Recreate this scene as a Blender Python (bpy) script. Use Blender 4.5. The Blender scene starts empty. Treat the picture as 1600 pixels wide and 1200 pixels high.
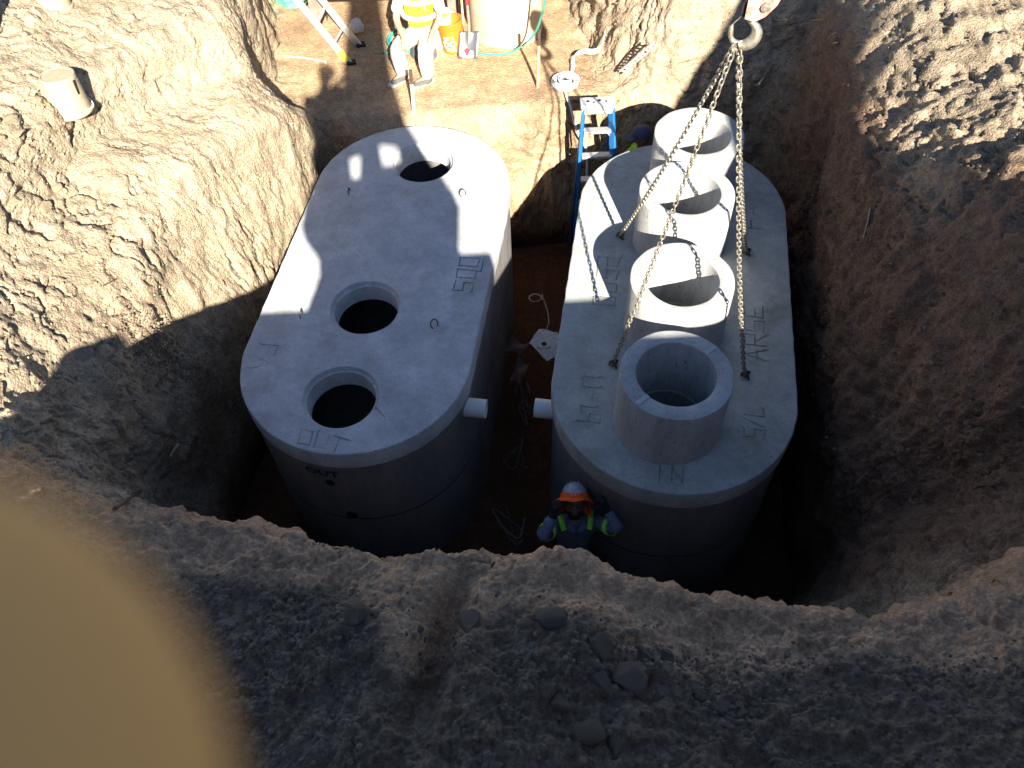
import bpy, bmesh, math, random
import numpy as np
from mathutils import Vector, Matrix, geometry
random.seed(7); rng = np.random.default_rng(7)
sc = bpy.context.scene; COL = sc.collection
PI = math.pi

# ------------------------------------------------------------------ camera
H = 5.523; PIT = 0.9255; ROLL = -0.0446
cd = bpy.data.cameras.new('camera'); cam = bpy.data.objects.new('camera', cd); COL.objects.link(cam)
cd.sensor_width = 36; cd.lens = 1299.6/1600*36; cd.clip_start = 0.004; cd.clip_end = 400
X_ = Vector((1, 0, 0)); U_ = Vector((0, math.sin(PIT), math.cos(PIT))); F_ = Vector((0, math.cos(PIT), -math.sin(PIT)))
cr, sr = math.cos(ROLL), math.sin(ROLL)
RT_ = cr*X_ + sr*U_; UP_ = -sr*X_ + cr*U_
M = Matrix.Identity(4)
for i in range(3):
    M[i][0], M[i][1], M[i][2] = RT_[i], UP_[i], -F_[i]
M[2][3] = H
cam.matrix_world = M; sc.camera = cam
cd.dof.use_dof = True; cd.dof.focus_distance = 7.0; cd.dof.aperture_fstop = cd.lens/1.7
# ------------------------------------------------------------------ light
AZ = math.radians(-11.0); EL = math.radians(31.5)
SD = Vector((math.sin(AZ)*math.cos(EL), math.cos(AZ)*math.cos(EL), -math.sin(EL)))   # way the light travels
w = bpy.data.worlds.new('World'); sc.world = w; w.use_nodes = True
nt = w.node_tree; nt.nodes.clear()
sky = nt.nodes.new('ShaderNodeTexSky'); sky.sky_type = 'NISHITA'; sky.sun_disc = False
sky.sun_elevation = EL; sky.sun_rotation = math.atan2(-SD.x, -SD.y); sky.altitude = 1500; sky.air_density = 0.9; sky.dust_density = 0.1; sky.ozone_density = 3.0
bg = nt.nodes.new('ShaderNodeBackground'); bg.inputs[1].default_value = 0.05
wo = nt.nodes.new('ShaderNodeOutputWorld'); nt.links.new(sky.outputs[0], bg.inputs[0]); nt.links.new(bg.outputs[0], wo.inputs[0])
sl = bpy.data.lights.new('sun', 'SUN'); sun = bpy.data.objects.new('sun', sl); COL.objects.link(sun)
sl.energy = 5.0; sl.angle = math.radians(0.53); sl.color = (1.0, 0.93, 0.80)
sun.rotation_euler = SD.to_track_quat('-Z', 'Y').to_euler()
sc.view_settings.view_transform = 'Standard'; sc.view_settings.look = 'None'
sc.view_settings.exposure = 2.0; sc.view_settings.gamma = 1.0; sc.view_settings.use_curve_mapping = False
sc.render.engine = 'CYCLES'

# ------------------------------------------------------------------ helpers
def tag(o, label=None, cat=None, group=None, kind=None):
    if label: o['label'] = label
    if cat: o['category'] = cat
    if group: o['group'] = group
    if kind: o['kind'] = kind
    return o
def empty(name, loc, label, cat, group=None, rz=0):
    o = bpy.data.objects.new(name, None); COL.objects.link(o); o.location = loc; o.rotation_euler = (0, 0, rz)
    o.empty_display_size = .1
    return tag(o, label, cat, group)
class MB:
    def __init__(s): s.v = []; s.f = []; s.sm = []
    def add(s, vs, fs, smooth=False):
        n = len(s.v); s.v += [tuple(v) for v in vs]; s.f += [tuple(i+n for i in f) for f in fs]; s.sm += [smooth]*len(fs); return s
    def box(s, c, d, R=None, bev=0):
        bm = bmesh.new(); bmesh.ops.create_cube(bm, size=1)
        for v in bm.verts: v.co = Vector((v.co.x*d[0], v.co.y*d[1], v.co.z*d[2]))
        if bev: bmesh.ops.bevel(bm, geom=bm.edges[:], offset=bev, segments=2, affect='EDGES', profile=.5)
        for v in bm.verts:
            if R is not None: v.co = R @ v.co
            v.co += Vector(c)
        s.bm(bm); return s
    def bm(s, bm, smooth=False):
        bm.verts.index_update(); s.add([v.co[:] for v in bm.verts], [[v.index for v in f.verts] for f in bm.faces], smooth); bm.free(); return s
    def tube(s, pts, r, n=8, smooth=True, cap=True, closed=False, flat=1.0):
        pts = [Vector(p) for p in pts]; N = len(pts); rr = r if isinstance(r, (list, tuple)) else [r]*N
        up = None; vs = []; fs = []
        for i, p in enumerate(pts):
            if closed: t = pts[(i+1) % N]-pts[i-1]
            else: t = pts[min(i+1, N-1)]-pts[max(i-1, 0)]
            t.normalize()
            if up is None:
                up = Vector((0, 0, 1)) if abs(t.z) < .9 else Vector((1, 0, 0))
            up = (up - t*up.dot(t)).normalized(); sd = t.cross(up)
            for k in range(n):
                a = 2*PI*k/n; vs.append(p+(up*math.cos(a)*flat+sd*math.sin(a))*rr[i])
        for i in range(N if closed else N-1):
            for k in range(n):
                a, b = i*n+k, i*n+(k+1) % n; c, d = ((i+1) % N)*n+(k+1) % n, ((i+1) % N)*n+k
                fs.append((a, b, c, d))
        if cap and not closed: fs += [tuple(range(n))[::-1], tuple((N-1)*n+k for k in range(n))]
        return s.add(vs, fs, smooth)
    def lathe(s, prof, n=48, c=(0, 0, 0), closed=False, smooth=True):
        vs = []; fs = []; m = len(prof)
        for k in range(n):
            a = 2*PI*k/n
            for (r, z) in prof: vs.append((c[0]+r*math.cos(a), c[1]+r*math.sin(a), c[2]+z))
        for k in range(n):
            for j in range(m if closed else m-1):
                j2 = (j+1) % m; fs.append((k*m+j, ((k+1) % n)*m+j, ((k+1) % n)*m+j2, k*m+j2))
        return s.add(vs, fs, smooth)
    def prism(s, poly, h0, h1, fn=lambda a, b, h: (a, b, h), smooth=False):
        n = len(poly); vs = [fn(a, b, h0) for a, b in poly]+[fn(a, b, h1) for a, b in poly]
        fs = [tuple(range(n))[::-1], tuple(range(n, 2*n))]+[(i, (i+1) % n, n+(i+1) % n, n+i) for i in range(n)]
        return s.add(vs, fs, smooth)
    def xform(s, Mx): s.v = [tuple(Mx @ Vector(v)) for v in s.v]; return s
    def build(s, name, mat, parent=None, world=False, sharp=40):
        me = bpy.data.meshes.new(name)
        vs = s.v
        if world and parent is not None:
            inv = parent.matrix_basis.inverted(); vs = [inv @ Vector(v) for v in vs]
        me.from_pydata([tuple(v) for v in vs], [], s.f)
        me.polygons.foreach_set('use_smooth', s.sm)
        me.materials.append(mat)
        bm = bmesh.new(); bm.from_mesh(me); bmesh.ops.recalc_face_normals(bm, faces=bm.faces); bm.to_mesh(me); bm.free()
        if any(s.sm):
            try: me.set_sharp_from_angle(angle=math.radians(sharp))
            except Exception: pass
        o = bpy.data.objects.new(name, me); COL.objects.link(o)
        if parent is not None: o.parent = parent
        return o
def linkmesh(name, me, parent=None, mx=None):
    o = bpy.data.objects.new(name, me); COL.objects.link(o)
    if parent is not None: o.parent = parent
    if mx is not None: o.matrix_basis = mx
    return o
# numpy value noise
def _h(ix, iy, iz, s):
    n = (ix.astype(np.int64)*374761393+iy.astype(np.int64)*668265263+iz.astype(np.int64)*2147483647+s*1274126177) & 0xffffffff
    n = ((n ^ (n >> 13))*1274126177) & 0xffffffff; n = (n ^ (n >> 16)) & 0xffffffff
    n = (n*2246822519) & 0xffffffff; n = n ^ (n >> 15)
    return (n & 0xffff)/65535.0*2-1
def noise(P, s=0):
    I = np.floor(P); f = P-I; f = f*f*f*(f*(f*6-15)+10); I = I.astype(np.int64); x, y, z = I[..., 0], I[..., 1], I[..., 2]
    u, v, w_ = f[..., 0], f[..., 1], f[..., 2]
    def L(a, b, t): return a+(b-a)*t
    return L(L(L(_h(x, y, z, s), _h(x+1, y, z, s), u), L(_h(x, y+1, z, s), _h(x+1, y+1, z, s), u), v),
             L(L(_h(x, y, z+1, s), _h(x+1, y, z+1, s), u), L(_h(x, y+1, z+1, s), _h(x+1, y+1, z+1, s), u), v), w_)
def fbm(P, o=4, s=0, g=.5):
    a = 1; t = 0; m = 0
    for i in range(o): t = t+a*noise(P*(2**i)+i*17.3, s+i); m += a; a *= g
    return t/m
def ridge(P, o=3, s=0):
    a = 1; t = 0; m = 0
    for i in range(o): t = t+a*(1-2*np.abs(noise(P*(2**i)+i*11.7, s+i))); m += a; a *= .5
    return t/m

# ------------------------------------------------------------------ materials
def mat(name, col, rough=.8, metal=0, var=.12, scale=8, bump=.0, bscale=60, spec=.3, col2=None, sub=None, bdist=.01):
    m = bpy.data.materials.new(name); m.use_nodes = True; t = m.node_tree; b = t.nodes['Principled BSDF']
    b.inputs['Roughness'].default_value = rough; b.inputs['Metallic'].default_value = metal; b.inputs['Specular IOR Level'].default_value = spec
    tc = t.nodes.new('ShaderNodeTexCoord'); n = t.nodes.new('ShaderNodeTexNoise'); n.inputs['Scale'].default_value = scale; n.inputs['Detail'].default_value = 6; n.inputs['Roughness'].default_value = .65
    t.links.new(tc.outputs['Object'], n.inputs['Vector'])
    r = t.nodes.new('ShaderNodeValToRGB'); c = col; d = col2 or tuple(max(0, x*(1-2.2*var)) for x in c)
    r.color_ramp.elements[0].position = .32; r.color_ramp.elements[0].color = (*d, 1); r.color_ramp.elements[1].position = .62; r.color_ramp.elements[1].color = (*c, 1)
    t.links.new(n.outputs['Fac'], r.inputs['Fac']); t.links.new(r.outputs['Color'], b.inputs['Base Color'])
    if bump:
        n2 = t.nodes.new('ShaderNodeTexNoise'); n2.inputs['Scale'].default_value = bscale; n2.inputs['Detail'].default_value = 5
        t.links.new(tc.outputs['Object'], n2.inputs['Vector'])
        bp = t.nodes.new('ShaderNodeBump'); bp.inputs['Strength'].default_value = bump; bp.inputs['Distance'].default_value = bdist
        t.links.new(n2.outputs['Fac'], bp.inputs['Height']); t.links.new(bp.outputs['Normal'], b.inputs['Normal'])
    return m
def soil_mat():
    m = bpy.data.materials.new('soil'); m.use_nodes = True; t = m.node_tree; b = t.nodes['Principled BSDF']; L = t.links.new
    b.inputs['Roughness'].default_value = .97; b.inputs['Specular IOR Level'].default_value = .1
    tc = t.nodes.new('ShaderNodeTexCoord'); at = t.nodes.new('ShaderNodeAttribute'); at.attribute_name = 'soil'
    def N(sc_, det, ro=.6):
        n = t.nodes.new('ShaderNodeTexNoise'); n.inputs['Scale'].default_value = sc_; n.inputs['Detail'].default_value = det; n.inputs['Roughness'].default_value = ro
        L(tc.outputs['Object'], n.inputs['Vector']); return n
    n1 = N(9, 8, .7); n2 = N(70, 6, .7); n3 = N(2.2, 4)
    def mul(a, fac, lo, hi):
        r = t.nodes.new('ShaderNodeMapRange'); r.inputs['From Min'].default_value = .3; r.inputs['From Max'].default_value = .7
        r.inputs['To Min'].default_value = lo; r.inputs['To Max'].default_value = hi; L(fac, r.inputs['Value'])
        mx = t.nodes.new('ShaderNodeVectorMath'); mx.operation = 'SCALE'; L(a, mx.inputs[0]); L(r.outputs[0], mx.inputs['Scale']); return mx.outputs[0]
    c = mul(at.outputs['Color'], n1.outputs['Fac'], .72, 1.2); c = mul(c, n2.outputs['Fac'], .72, 1.22); c = mul(c, n3.outputs['Fac'], .86, 1.12)
    # pale and dark grains
    vo = t.nodes.new('ShaderNodeTexVoronoi'); vo.inputs['Scale'].default_value = 55; L(tc.outputs['Object'], vo.inputs['Vector'])
    sep = t.nodes.new('ShaderNodeSeparateColor'); L(vo.outputs['Color'], sep.inputs[0])
    r2 = t.nodes.new('ShaderNodeMapRange'); r2.inputs['To Min'].default_value = .82; r2.inputs['To Max'].default_value = 1.2; L(sep.outputs[0], r2.inputs['Value'])
    mx = t.nodes.new('ShaderNodeVectorMath'); mx.operation = 'SCALE'; L(c, mx.inputs[0]); L(r2.outputs[0], mx.inputs['Scale'])
    L(mx.outputs[0], b.inputs['Base Color'])
    # relief
    n4 = N(38, 9, .72); ad = t.nodes.new('ShaderNodeMath'); ad.operation = 'MULTIPLY_ADD'; ad.inputs[1].default_value = -.5
    L(vo.outputs['Distance'], ad.inputs[0]); L(n4.outputs['Fac'], ad.inputs[2])
    bp = t.nodes.new('ShaderNodeBump'); bp.inputs['Strength'].default_value = .8; bp.inputs['Distance'].default_value = .022
    L(ad.outputs[0], bp.inputs['Height']); L(bp.outputs['Normal'], b.inputs['Normal'])
    return m
def concrete(name, col, stain=(.30, .27, .19), amt=.5, vstreak=False, pits=True):
    m = bpy.data.materials.new(name); m.use_nodes = True; t = m.node_tree; b = t.nodes['Principled BSDF']; L = t.links.new
    b.inputs['Roughness'].default_value = .85; b.inputs['Specular IOR Level'].default_value = .25
    tc = t.nodes.new('ShaderNodeTexCoord'); mp = t.nodes.new('ShaderNodeMapping'); L(tc.outputs['Object'], mp.inputs[0])
    if vstreak: mp.inputs['Scale'].default_value = (1, 1, .25)
    def N(sc_, det, ro=.6, vec=None):
        n = t.nodes.new('ShaderNodeTexNoise'); n.inputs['Scale'].default_value = sc_; n.inputs['Detail'].default_value = det; n.inputs['Roughness'].default_value = ro
        L(vec or mp.outputs[0], n.inputs['Vector']); return n.outputs['Fac']
    def ramp(f, p0, p1, c0, c1):
        r = t.nodes.new('ShaderNodeValToRGB'); r.color_ramp.elements[0].position = p0; r.color_ramp.elements[1].position = p1
        r.color_ramp.elements[0].color = (*c0, 1); r.color_ramp.elements[1].color = (*c1, 1); L(f, r.inputs[0]); return r.outputs[0]
    def mix(a, b_, f):
        x = t.nodes.new('ShaderNodeMix'); x.data_type = 'RGBA'; L(f, x.inputs[0]); L(a, x.inputs[6]); L(b_, x.inputs[7]) if not isinstance(b_, tuple) else setattr(x.inputs[7], 'default_value', (*b_, 1)); return x.outputs[2]
    lo = tuple(x*.66 for x in col); hi = tuple(min(.75, x*1.16) for x in col)
    c = ramp(N(2.1, 12, .74), .34, .66, lo, hi)
    c = mix(c, stain, ramp(N(1.7, 7, .7), .52, .72, (0, 0, 0), (amt, amt, amt)))
    c = mix(c, tuple(x*.55 for x in col), ramp(N(22, 7, .8), .52, .70, (0, 0, 0), (.6, .6, .6)))
    if pits: c = mix(c, tuple(x*.22 for x in col), ramp(N(58, 3, .6), .63, .69, (0, 0, 0), (.85, .85, .85)))
    at = t.nodes.new('ShaderNodeAttribute'); at.attribute_name = 'groove'; c = mix(c, tuple(x*.18 for x in col), at.outputs['Fac'])
    L(c, b.inputs['Base Color'])
    bp = t.nodes.new('ShaderNodeBump'); bp.inputs['Strength'].default_value = .5; bp.inputs['Distance'].default_value = .004
    L(N(45, 7, .7), bp.inputs['Height']); L(bp.outputs['Normal'], b.inputs['Normal'])
    return m
SOIL = soil_mat()
C_TOP = concrete('concrete_lid', (.50, .515, .53), stain=(.28, .26, .20), amt=.55)
C_TOP2 = concrete('concrete_lid_weathered', (.39, .415, .40), stain=(.22, .21, .15), amt=.85)
C_WALL = concrete('concrete_wall_shaded', (.21, .20, .20), amt=.2, vstreak=True, pits=False)  # darker than the lids: pit shade is put into the wall colour
C_RISER = concrete('concrete_riser', (.42, .42, .41), amt=.15, vstreak=True)
PVC = mat('white_pvc', (.74, .75, .74), .4, var=.04)
STEEL = mat('galvanised_steel', (.42, .39, .32), .48, .75, var=.25, scale=30, bump=.3, bscale=200, col2=(.20, .16, .11))
RUSTY = mat('rusty_steel', (.16, .11, .08), .75, .5, var=.3, scale=40)
BLACK = mat('black_rubber', (.02, .02, .022), .6, var=.1)

# ------------------------------------------------------------------ terrain: one continuous sheet lofted round the pit
ST = [ # weight of samples to next, rings R0..R6
 (1.0, 'near_c', [(.2,2.75,-2.1),(.2,2.6,-1),(.16,2.2,.5),(.15,1.82,1.5),(.14,1.635,2.02),(.1,.75,2.2),(0,-14,2.2)]),
 (1.0, 'near_l', [(-.9,2.85,-2.1),(-.8,2.75,-1),(-.7,2.3,.5),(-.65,1.88,1.5),(-.62,1.745,1.95),(-.5,.75,2.22),(-6,-14,2.2)]),
 (1.0, 'near_l2',[(-2.0,3.2,-2.1),(-1.95,3.0,-1),(-1.8,2.55,.4),(-1.6,2.2,1.2),(-1.48,2.03,1.76),(-1.05,.9,2.1),(-12,-12,2.2)]),
 (1.0, 'corner_nl',[(-2.8,3.9,-2.1),(-2.95,3.6,-1),(-3.0,3.2,.2),(-2.9,2.7,1.1),(-2.65,2.25,1.75),(-2.5,.9,2.1),(-16,-5,2.4)]),
 (1.0, 'left_a', [(-2.8,4.6,-2.1),(-2.95,4.4,-1),(-3.1,3.95,.3),(-3.3,3.3,1.2),(-3.7,2.8,1.35),(-4.6,1.9,1.65),(-20,0,1.9)]),
 (1.1, 'left_b', [(-2.65,5.2,-2.1),(-2.8,5.05,-.9),(-3.12,4.65,.65),(-3.62,4.5,1.20),(-3.95,4.5,1.62),(-5,4,2.3),(-20,5,2.4)]),
 (1.3, 'left_c', [(-2.45,5.95,-2.1),(-2.55,5.85,-1),(-2.98,5.65,.80),(-3.6,5.9,1.18),(-3.76,6.16,1.62),(-5.3,6.2,2.1),(-20,10,2.4)]),
 (1.3, 'left_d', [(-2.25,6.95,-2.1),(-2.3,6.85,-1),(-2.62,6.6,.68),(-3.22,6.75,1.02),(-3.34,7.02,1.52),(-5.0,8.2,2.1),(-18,16,2.4)]),
 (1.2, 'corner_l',[(-2.1,7.6,-2.1),(-2.1,7.5,-1),(-2.16,7.4,.45),(-2.5,7.6,.82),(-2.72,7.95,1.30),(-4.3,10.5,2),(-15,22,2.4)]),
 (1.2, 'bench_l',[(-2.0,7.75,-2.1),(-2.0,7.85,-1),(-2.04,7.95,-.03),(-2.62,8.45,.03),(-2.74,8.65,1.15),(-3.9,12,1.9),(-11,24,2.4)]),
 (1.1, 'bench_lb',[(-1.6,7.85,-2.1),(-1.6,7.9,-1),(-1.6,7.97,0),(-2.75,11.3,0),(-3.0,11.7,1.7),(-3.2,13.5,2.1),(-6,26,2.4)]),
 (1.1, 'bench_b',[(-.5,7.9,-2.1),(-.5,7.93,-1),(-.5,7.99,0),(-.3,12.6,0),(-.3,13,2),(0,14.5,2.2),(0,28,2.4)]),
 (1.0, 'bench_rb',[(.4,7.98,-2.1),(.4,8.0,-1),(.4,8.05,0),(.78,11.5,0),(1.1,11.9,2),(2,13.2,2.2),(6,28,2.4)]),
 (1.1, 'bench_r',[(.95,8.02,-2.1),(.95,8.05,-1),(.95,8.12,0),(1.12,8.95,.02),(1.75,9.8,1.6),(3.2,12,2.3),(15,26,2.4)]),
 (1.3, 'far_r',  [(1.8,8.1,-2.1),(1.8,8.1,-1),(1.75,8.1,-.1),(1.82,8.25,.45),(2.15,8.8,1.6),(3.6,11,2.3),(20,20,2.4)]),
 (1.3, 'corner_fr',[(2.95,7.8,-2.1),(2.98,7.85,-1),(3.05,7.9,.1),(3.3,8.1,.95),(3.75,8.7,1.7),(4.4,10,2.4),(22,14,2.4)]),
 (1.4, 'right_a',[(3.0,6.3,-2.1),(3.0,6.3,-1),(3.02,6.2,.2),(3.12,6.0,1.05),(3.9,5.8,1.75),(4.9,6,2.1),(22,8,2.4)]),
 (1.3, 'right_b',[(2.85,4.8,-2.1),(2.82,4.8,-1),(2.85,4.7,.1),(3.0,4.55,1.0),(3.5,4.35,1.8),(4.4,4,2.1),(22,2,2.4)]),
 (1.1, 'right_c',[(2.65,3.7,-2.1),(2.65,3.55,-1),(2.72,3.35,.2),(2.85,3.1,1.2),(3.2,2.8,2.0),(4.2,2.2,2.3),(22,-4,2.4)]),
 (1.0, 'corner_nr',[(2.6,3.1,-2.1),(2.65,3.0,-1),(2.75,2.7,.3),(2.95,2.35,1.2),(3.3,1.9,2.05),(3.8,1.2,2.5),(16,-10,2.2)]),
 (1.0, 'near_rr', [(2.1,2.7,-2.1),(2.15,2.35,-1),(2.2,1.82,.45),(2.28,1.56,1.2),(2.32,1.42,1.75),(2.3,.6,2.15),(11,-14,2.2)]),
 (1.0, 'near_r', [(1.6,2.6,-2.1),(1.65,2.25,-1),(1.72,1.74,.45),(1.77,1.44,1.25),(1.83,1.36,1.74),(1.8,.6,2.15),(8,-14,2.2)]),
 (1.0, 'near_r2',[(.9,2.7,-2.1),(.9,2.4,-1),(.88,1.88,.5),(.85,1.55,1.35),(.83,1.40,1.89),(.8,.65,2.15),(4,-14,2.2)]),
]
NS = len(ST)
CP = np.array([s[2] for s in ST], float)           # NS x 7 x 3
US = []
dens = {0:100,1:100,2:90,3:70,4:62,5:66,6:70,7:66,8:56,9:56,10:50,11:46,12:50,13:56,14:56,15:60,16:64,17:64,18:64,19:64,20:60,21:90,22:90}
for i in range(NS):
    for k in range(dens[i]): US.append(i+k/dens[i])
US = np.array(US); NU = len(US)
i0 = US.astype(int); t = (US-i0)[:, None, None]
p0, p1, p2, p3 = CP[(i0-1) % NS], CP[i0 % NS], CP[(i0+1) % NS], CP[(i0+2) % NS]
crr = .5*((2*p1)+(-p0+p2)*t+(2*p0-5*p1+4*p2-p3)*t*t+(-p0+3*p1-3*p2+p3)*t**3)
RU = .55*crr+.45*(p1*(1-t)+p2*t)                    # NU x 7 x 3
cnt = [22, 46, 58, 52, 125, 34]
VS = np.concatenate([j+np.linspace(0, 1, cnt[j], endpoint=False)**(1.0 if j < 5 else 2.2) for j in range(6)]+[[6.0]])
NV = len(VS)
j0 = np.minimum(VS.astype(int), 5); tv = (VS-j0)[None, :, None]
q0, q1, q2, q3 = RU[:, np.maximum(j0-1, 0)], RU[:, j0], RU[:, j0+1], RU[:, np.minimum(j0+2, 6)]
cv = .5*((2*q1)+(-q0+q2)*tv+(2*q0-5*q1+4*q2-q3)*tv*tv+(-q0+3*q1-3*q2+q3)*tv**3)
lin = q1*(1-tv)+q2*tv
kk = np.where(j0 >= 4, 0.0, .45)[None, :, None]
P = kk*cv+(1-kk)*lin                                # NU x NV x 3
def normals(P):
    du = np.roll(P, -1, 0)-np.roll(P, 1, 0); dv = np.gradient(P, axis=1); n = np.cross(dv, du); n /= np.linalg.norm(n, axis=2, keepdims=True)+1e-9
    return n
Nn = normals(P)
if Nn[5, 200, 2] < 0: Nn = -Nn
def sst(a, b, x): x = np.clip((x-a)/(b-a), 0, 1); return x*x*(3-2*x)
Ug = US[:, None]*np.ones((1, NV)); Vg = VS[None, :]*np.ones((NU, 1))
steep = 1-np.abs(Nn[..., 2])
near = np.clip(1-np.minimum(np.abs(Ug-0), np.abs(Ug-NS))/4.5, 0, 1)
isnear = ((Ug < 3.6) | (Ug > 19.6)).astype(float)
bench = sst(8.6, 9.6, Ug)*(1-sst(12.8, 13.8, Ug))*sst(1.9, 2.15, Vg)*(1-sst(2.8, 3.0, Vg))
ground = sst(3.9, 4.15, Vg)
farfade = 1-sst(5.05, 5.7, Vg)
amp = (1-.82*bench)*sst(0, .3, Vg)
wall = amp*(1-.75*ground*isnear)*(.35+.65*farfade)
gn = ground*isnear*farfade
d = wall*.13*fbm(P*np.array([.9, .9, .7]), 3, 3)
fluted = ridge(P*np.array([2.6, 2.6, .9]), 4, 21)
d += wall*(.25+.75*sst(.15, .6, steep))*.055*fluted*(1-.5*sst(3.4, 4.2, Ug)*(1-sst(8, 9, Ug)))
lft_ = sst(3.4, 4.2, Ug)*(1-sst(9, 9.6, Ug)); d += lft_*.013*ridge(P*np.array([7., 7, 1.8]), 3, 101)*sst(.3, 1., Vg)
chunk = fbm(P*np.array([6, 6, 4.]), 4, 33, .6)
d += wall*.05*chunk*(1-.62*lft_)
ck = np.abs(noise(P*np.array([3.3, 3.3, 1.6])+fbm(P*5, 2, 60)[..., None]*.5, 45)); d -= wall*.045*np.clip(1-ck/.06, 0, 1)*(noise(P*1.3, 9) > -.1)
rightf_ = sst(14.6, 15.6, Ug)*(1-sst(19.4, 20, Ug))
lft = sst(3.4, 4.2, Ug)*(1-sst(9, 9.6, Ug))
sh_ = np.array([4.2, 4.2, 2.2]); wp = P+.10*fbm(P*3, 2, 121)[..., None]
d += wall*(1-.8*gn)*sst(.2, .8, Vg)*(.030*np.tanh(6*fbm(wp*np.array([2.4, 2.4, 1.1]), 3, 122))+.016*np.tanh(6*fbm(wp*np.array([7, 7, 3.4]), 3, 123)))*(.6+.4*noise(P*1.1, 124))
d += rightf_*wall*.035*ridge(P*np.array([5., 5, 1.6]), 4, 111)
d += amp*(1-.6*lft)*.024*fbm(P*19, 3, 51, .65)*(.5+.5*farfade)*(1-.6*bench)
ck = np.abs(noise(P*np.array([8.5, 8.5, 4.5])+fbm(P*9, 2, 63)[..., None]*.7, 46)); d -= wall*.030*np.clip(1-ck/.06, 0, 1)*(noise(P*2.7, 10) > -.25)
ck = np.abs(noise(P*np.array([19, 19, 10.])+fbm(P*13, 2, 64)[..., None]*.6, 47)); d -= wall*.012*np.clip(1-ck/.10, 0, 1)*(noise(P*4.7, 11) > -.1)
d += bench*.018*fbm(P*3, 3, 66)
# clods and churned earth on the near ground
gn = ground*isnear*farfade
lump = lambda f, s_, th: np.clip(noise(P*f, s_)-th, 0, 1)/(1-th)
rub = .35+.65*(noise(P*1.9, 81) > -.15)
d += gn*(.045*fbm(P*3.2, 3, 70)+.022*ridge(P*7.0, 3, 77)*(.5+.5*noise(P*1.7, 78))+rub*(.026*lump(13, 82, .3)**.5+.016*lump(26, 83, .25)**.5+.012*lump(48, 84, .2)**.5)+.010*fbm(P*34, 3, 79, .65))
# lumps along the silhouette edge
d += isnear*np.exp(-((Vg-4.0)/.18)**2)*(.05*fbm(P*np.array([5, 5, 1.]), 4, 88, .6))
P = P+Nn*d[..., None]
# a dark furrow and a mound on the left part of the near ground, wheel ruts on the right
def blob(x, y, rx, ry, a, hgt):
    c, s = math.cos(a), math.sin(a); X = P[..., 0]-x; Y = P[..., 1]-y; return hgt*np.exp(-((X*c+Y*s)/rx)**2-((-X*s+Y*c)/ry)**2)*gn
P[..., 2] += blob(-.35, 1.25, .07, .42, -.25, -.16)+blob(-.62, 1.35, .20, .16, 0, .07)+blob(-.2, 1.12, .10, .3, .2, .05)+blob(.12, 1.2, .2, .16, .3, .06)+blob(.3, 1.33, .13, .09, 0, .05)
P[..., 2] += gn*.012*np.sin(P[..., 1]*70+noise(P*3, 5)*2)*np.exp(-((P[..., 0]-.42)/.16)**2)*sst(4.25, 4.4, Vg)
# soil colours, with shade painted into the right wall and pit foot
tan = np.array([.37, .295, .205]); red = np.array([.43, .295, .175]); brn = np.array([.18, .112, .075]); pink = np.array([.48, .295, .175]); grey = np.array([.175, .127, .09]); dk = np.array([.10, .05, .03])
C = np.ones((NU, NV, 3))*tan
def mixc(C, c, f): return C*(1-f[..., None])+c*f[..., None]
C = mixc(C, red, bench); C = mixc(C, red, .75*sst(8.4, 9.2, Ug)*(1-sst(14.2, 15, Ug))*(1-sst(1.9, 2.3, Vg)))
rightf = sst(14.6, 15.6, Ug)*(1-sst(19.4, 20, Ug)); C = mixc(C, brn, rightf*(1-sst(2.95, 3.45, Vg)*.95*(1-sst(16.3, 17.3, Ug))))  # red-brown wall darkened for its shade, painted tan only where the sun reaches
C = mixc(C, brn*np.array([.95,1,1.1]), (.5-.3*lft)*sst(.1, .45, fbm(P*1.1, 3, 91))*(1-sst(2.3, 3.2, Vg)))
C = mixc(C, pink, isnear*sst(2.5, 3.5, Vg))
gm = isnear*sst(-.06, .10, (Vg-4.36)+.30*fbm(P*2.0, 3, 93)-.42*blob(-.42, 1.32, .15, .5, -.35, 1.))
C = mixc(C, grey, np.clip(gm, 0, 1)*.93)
C = mixc(C, dk, 1-sst(0, .8, Vg))  # dark red-brown pit soil, darkened further to stand in for deep shade
C *= (1+.16*fbm(P*4, 3, 95)+.14*np.clip(fbm(P*np.array([1.2, 1.2, 5.]), 3, 96), -1, 1)*(Vg < 4))[..., None]
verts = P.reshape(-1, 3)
idx = np.arange(NU*NV).reshape(NU, NV)
a = idx[:, :-1]; b_ = np.roll(idx, -1, 0)[:, :-1]; c_ = np.roll(idx, -1, 0)[:, 1:]; d_ = idx[:, 1:]
quads = np.stack([a, d_, c_, b_], -1).reshape(-1, 4)
me = bpy.data.meshes.new('ground'); me.vertices.add(len(verts)); me.vertices.foreach_set('co', verts.ravel())
me.loops.add(quads.size); me.loops.foreach_set('vertex_index', quads.ravel()); me.polygons.add(len(quads))
me.polygons.foreach_set('loop_start', np.arange(len(quads))*4); me.polygons.foreach_set('loop_total', np.full(len(quads), 4))
me.update(calc_edges=True); me.validate()
me.polygons.foreach_set('use_smooth', np.ones(len(quads), bool))
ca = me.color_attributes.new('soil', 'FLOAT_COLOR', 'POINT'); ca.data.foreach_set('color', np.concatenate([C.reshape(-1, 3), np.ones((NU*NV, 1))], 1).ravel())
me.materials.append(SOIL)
terrain = bpy.data.objects.new('ground', me); COL.objects.link(terrain); tag(terrain, kind='structure')
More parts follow.
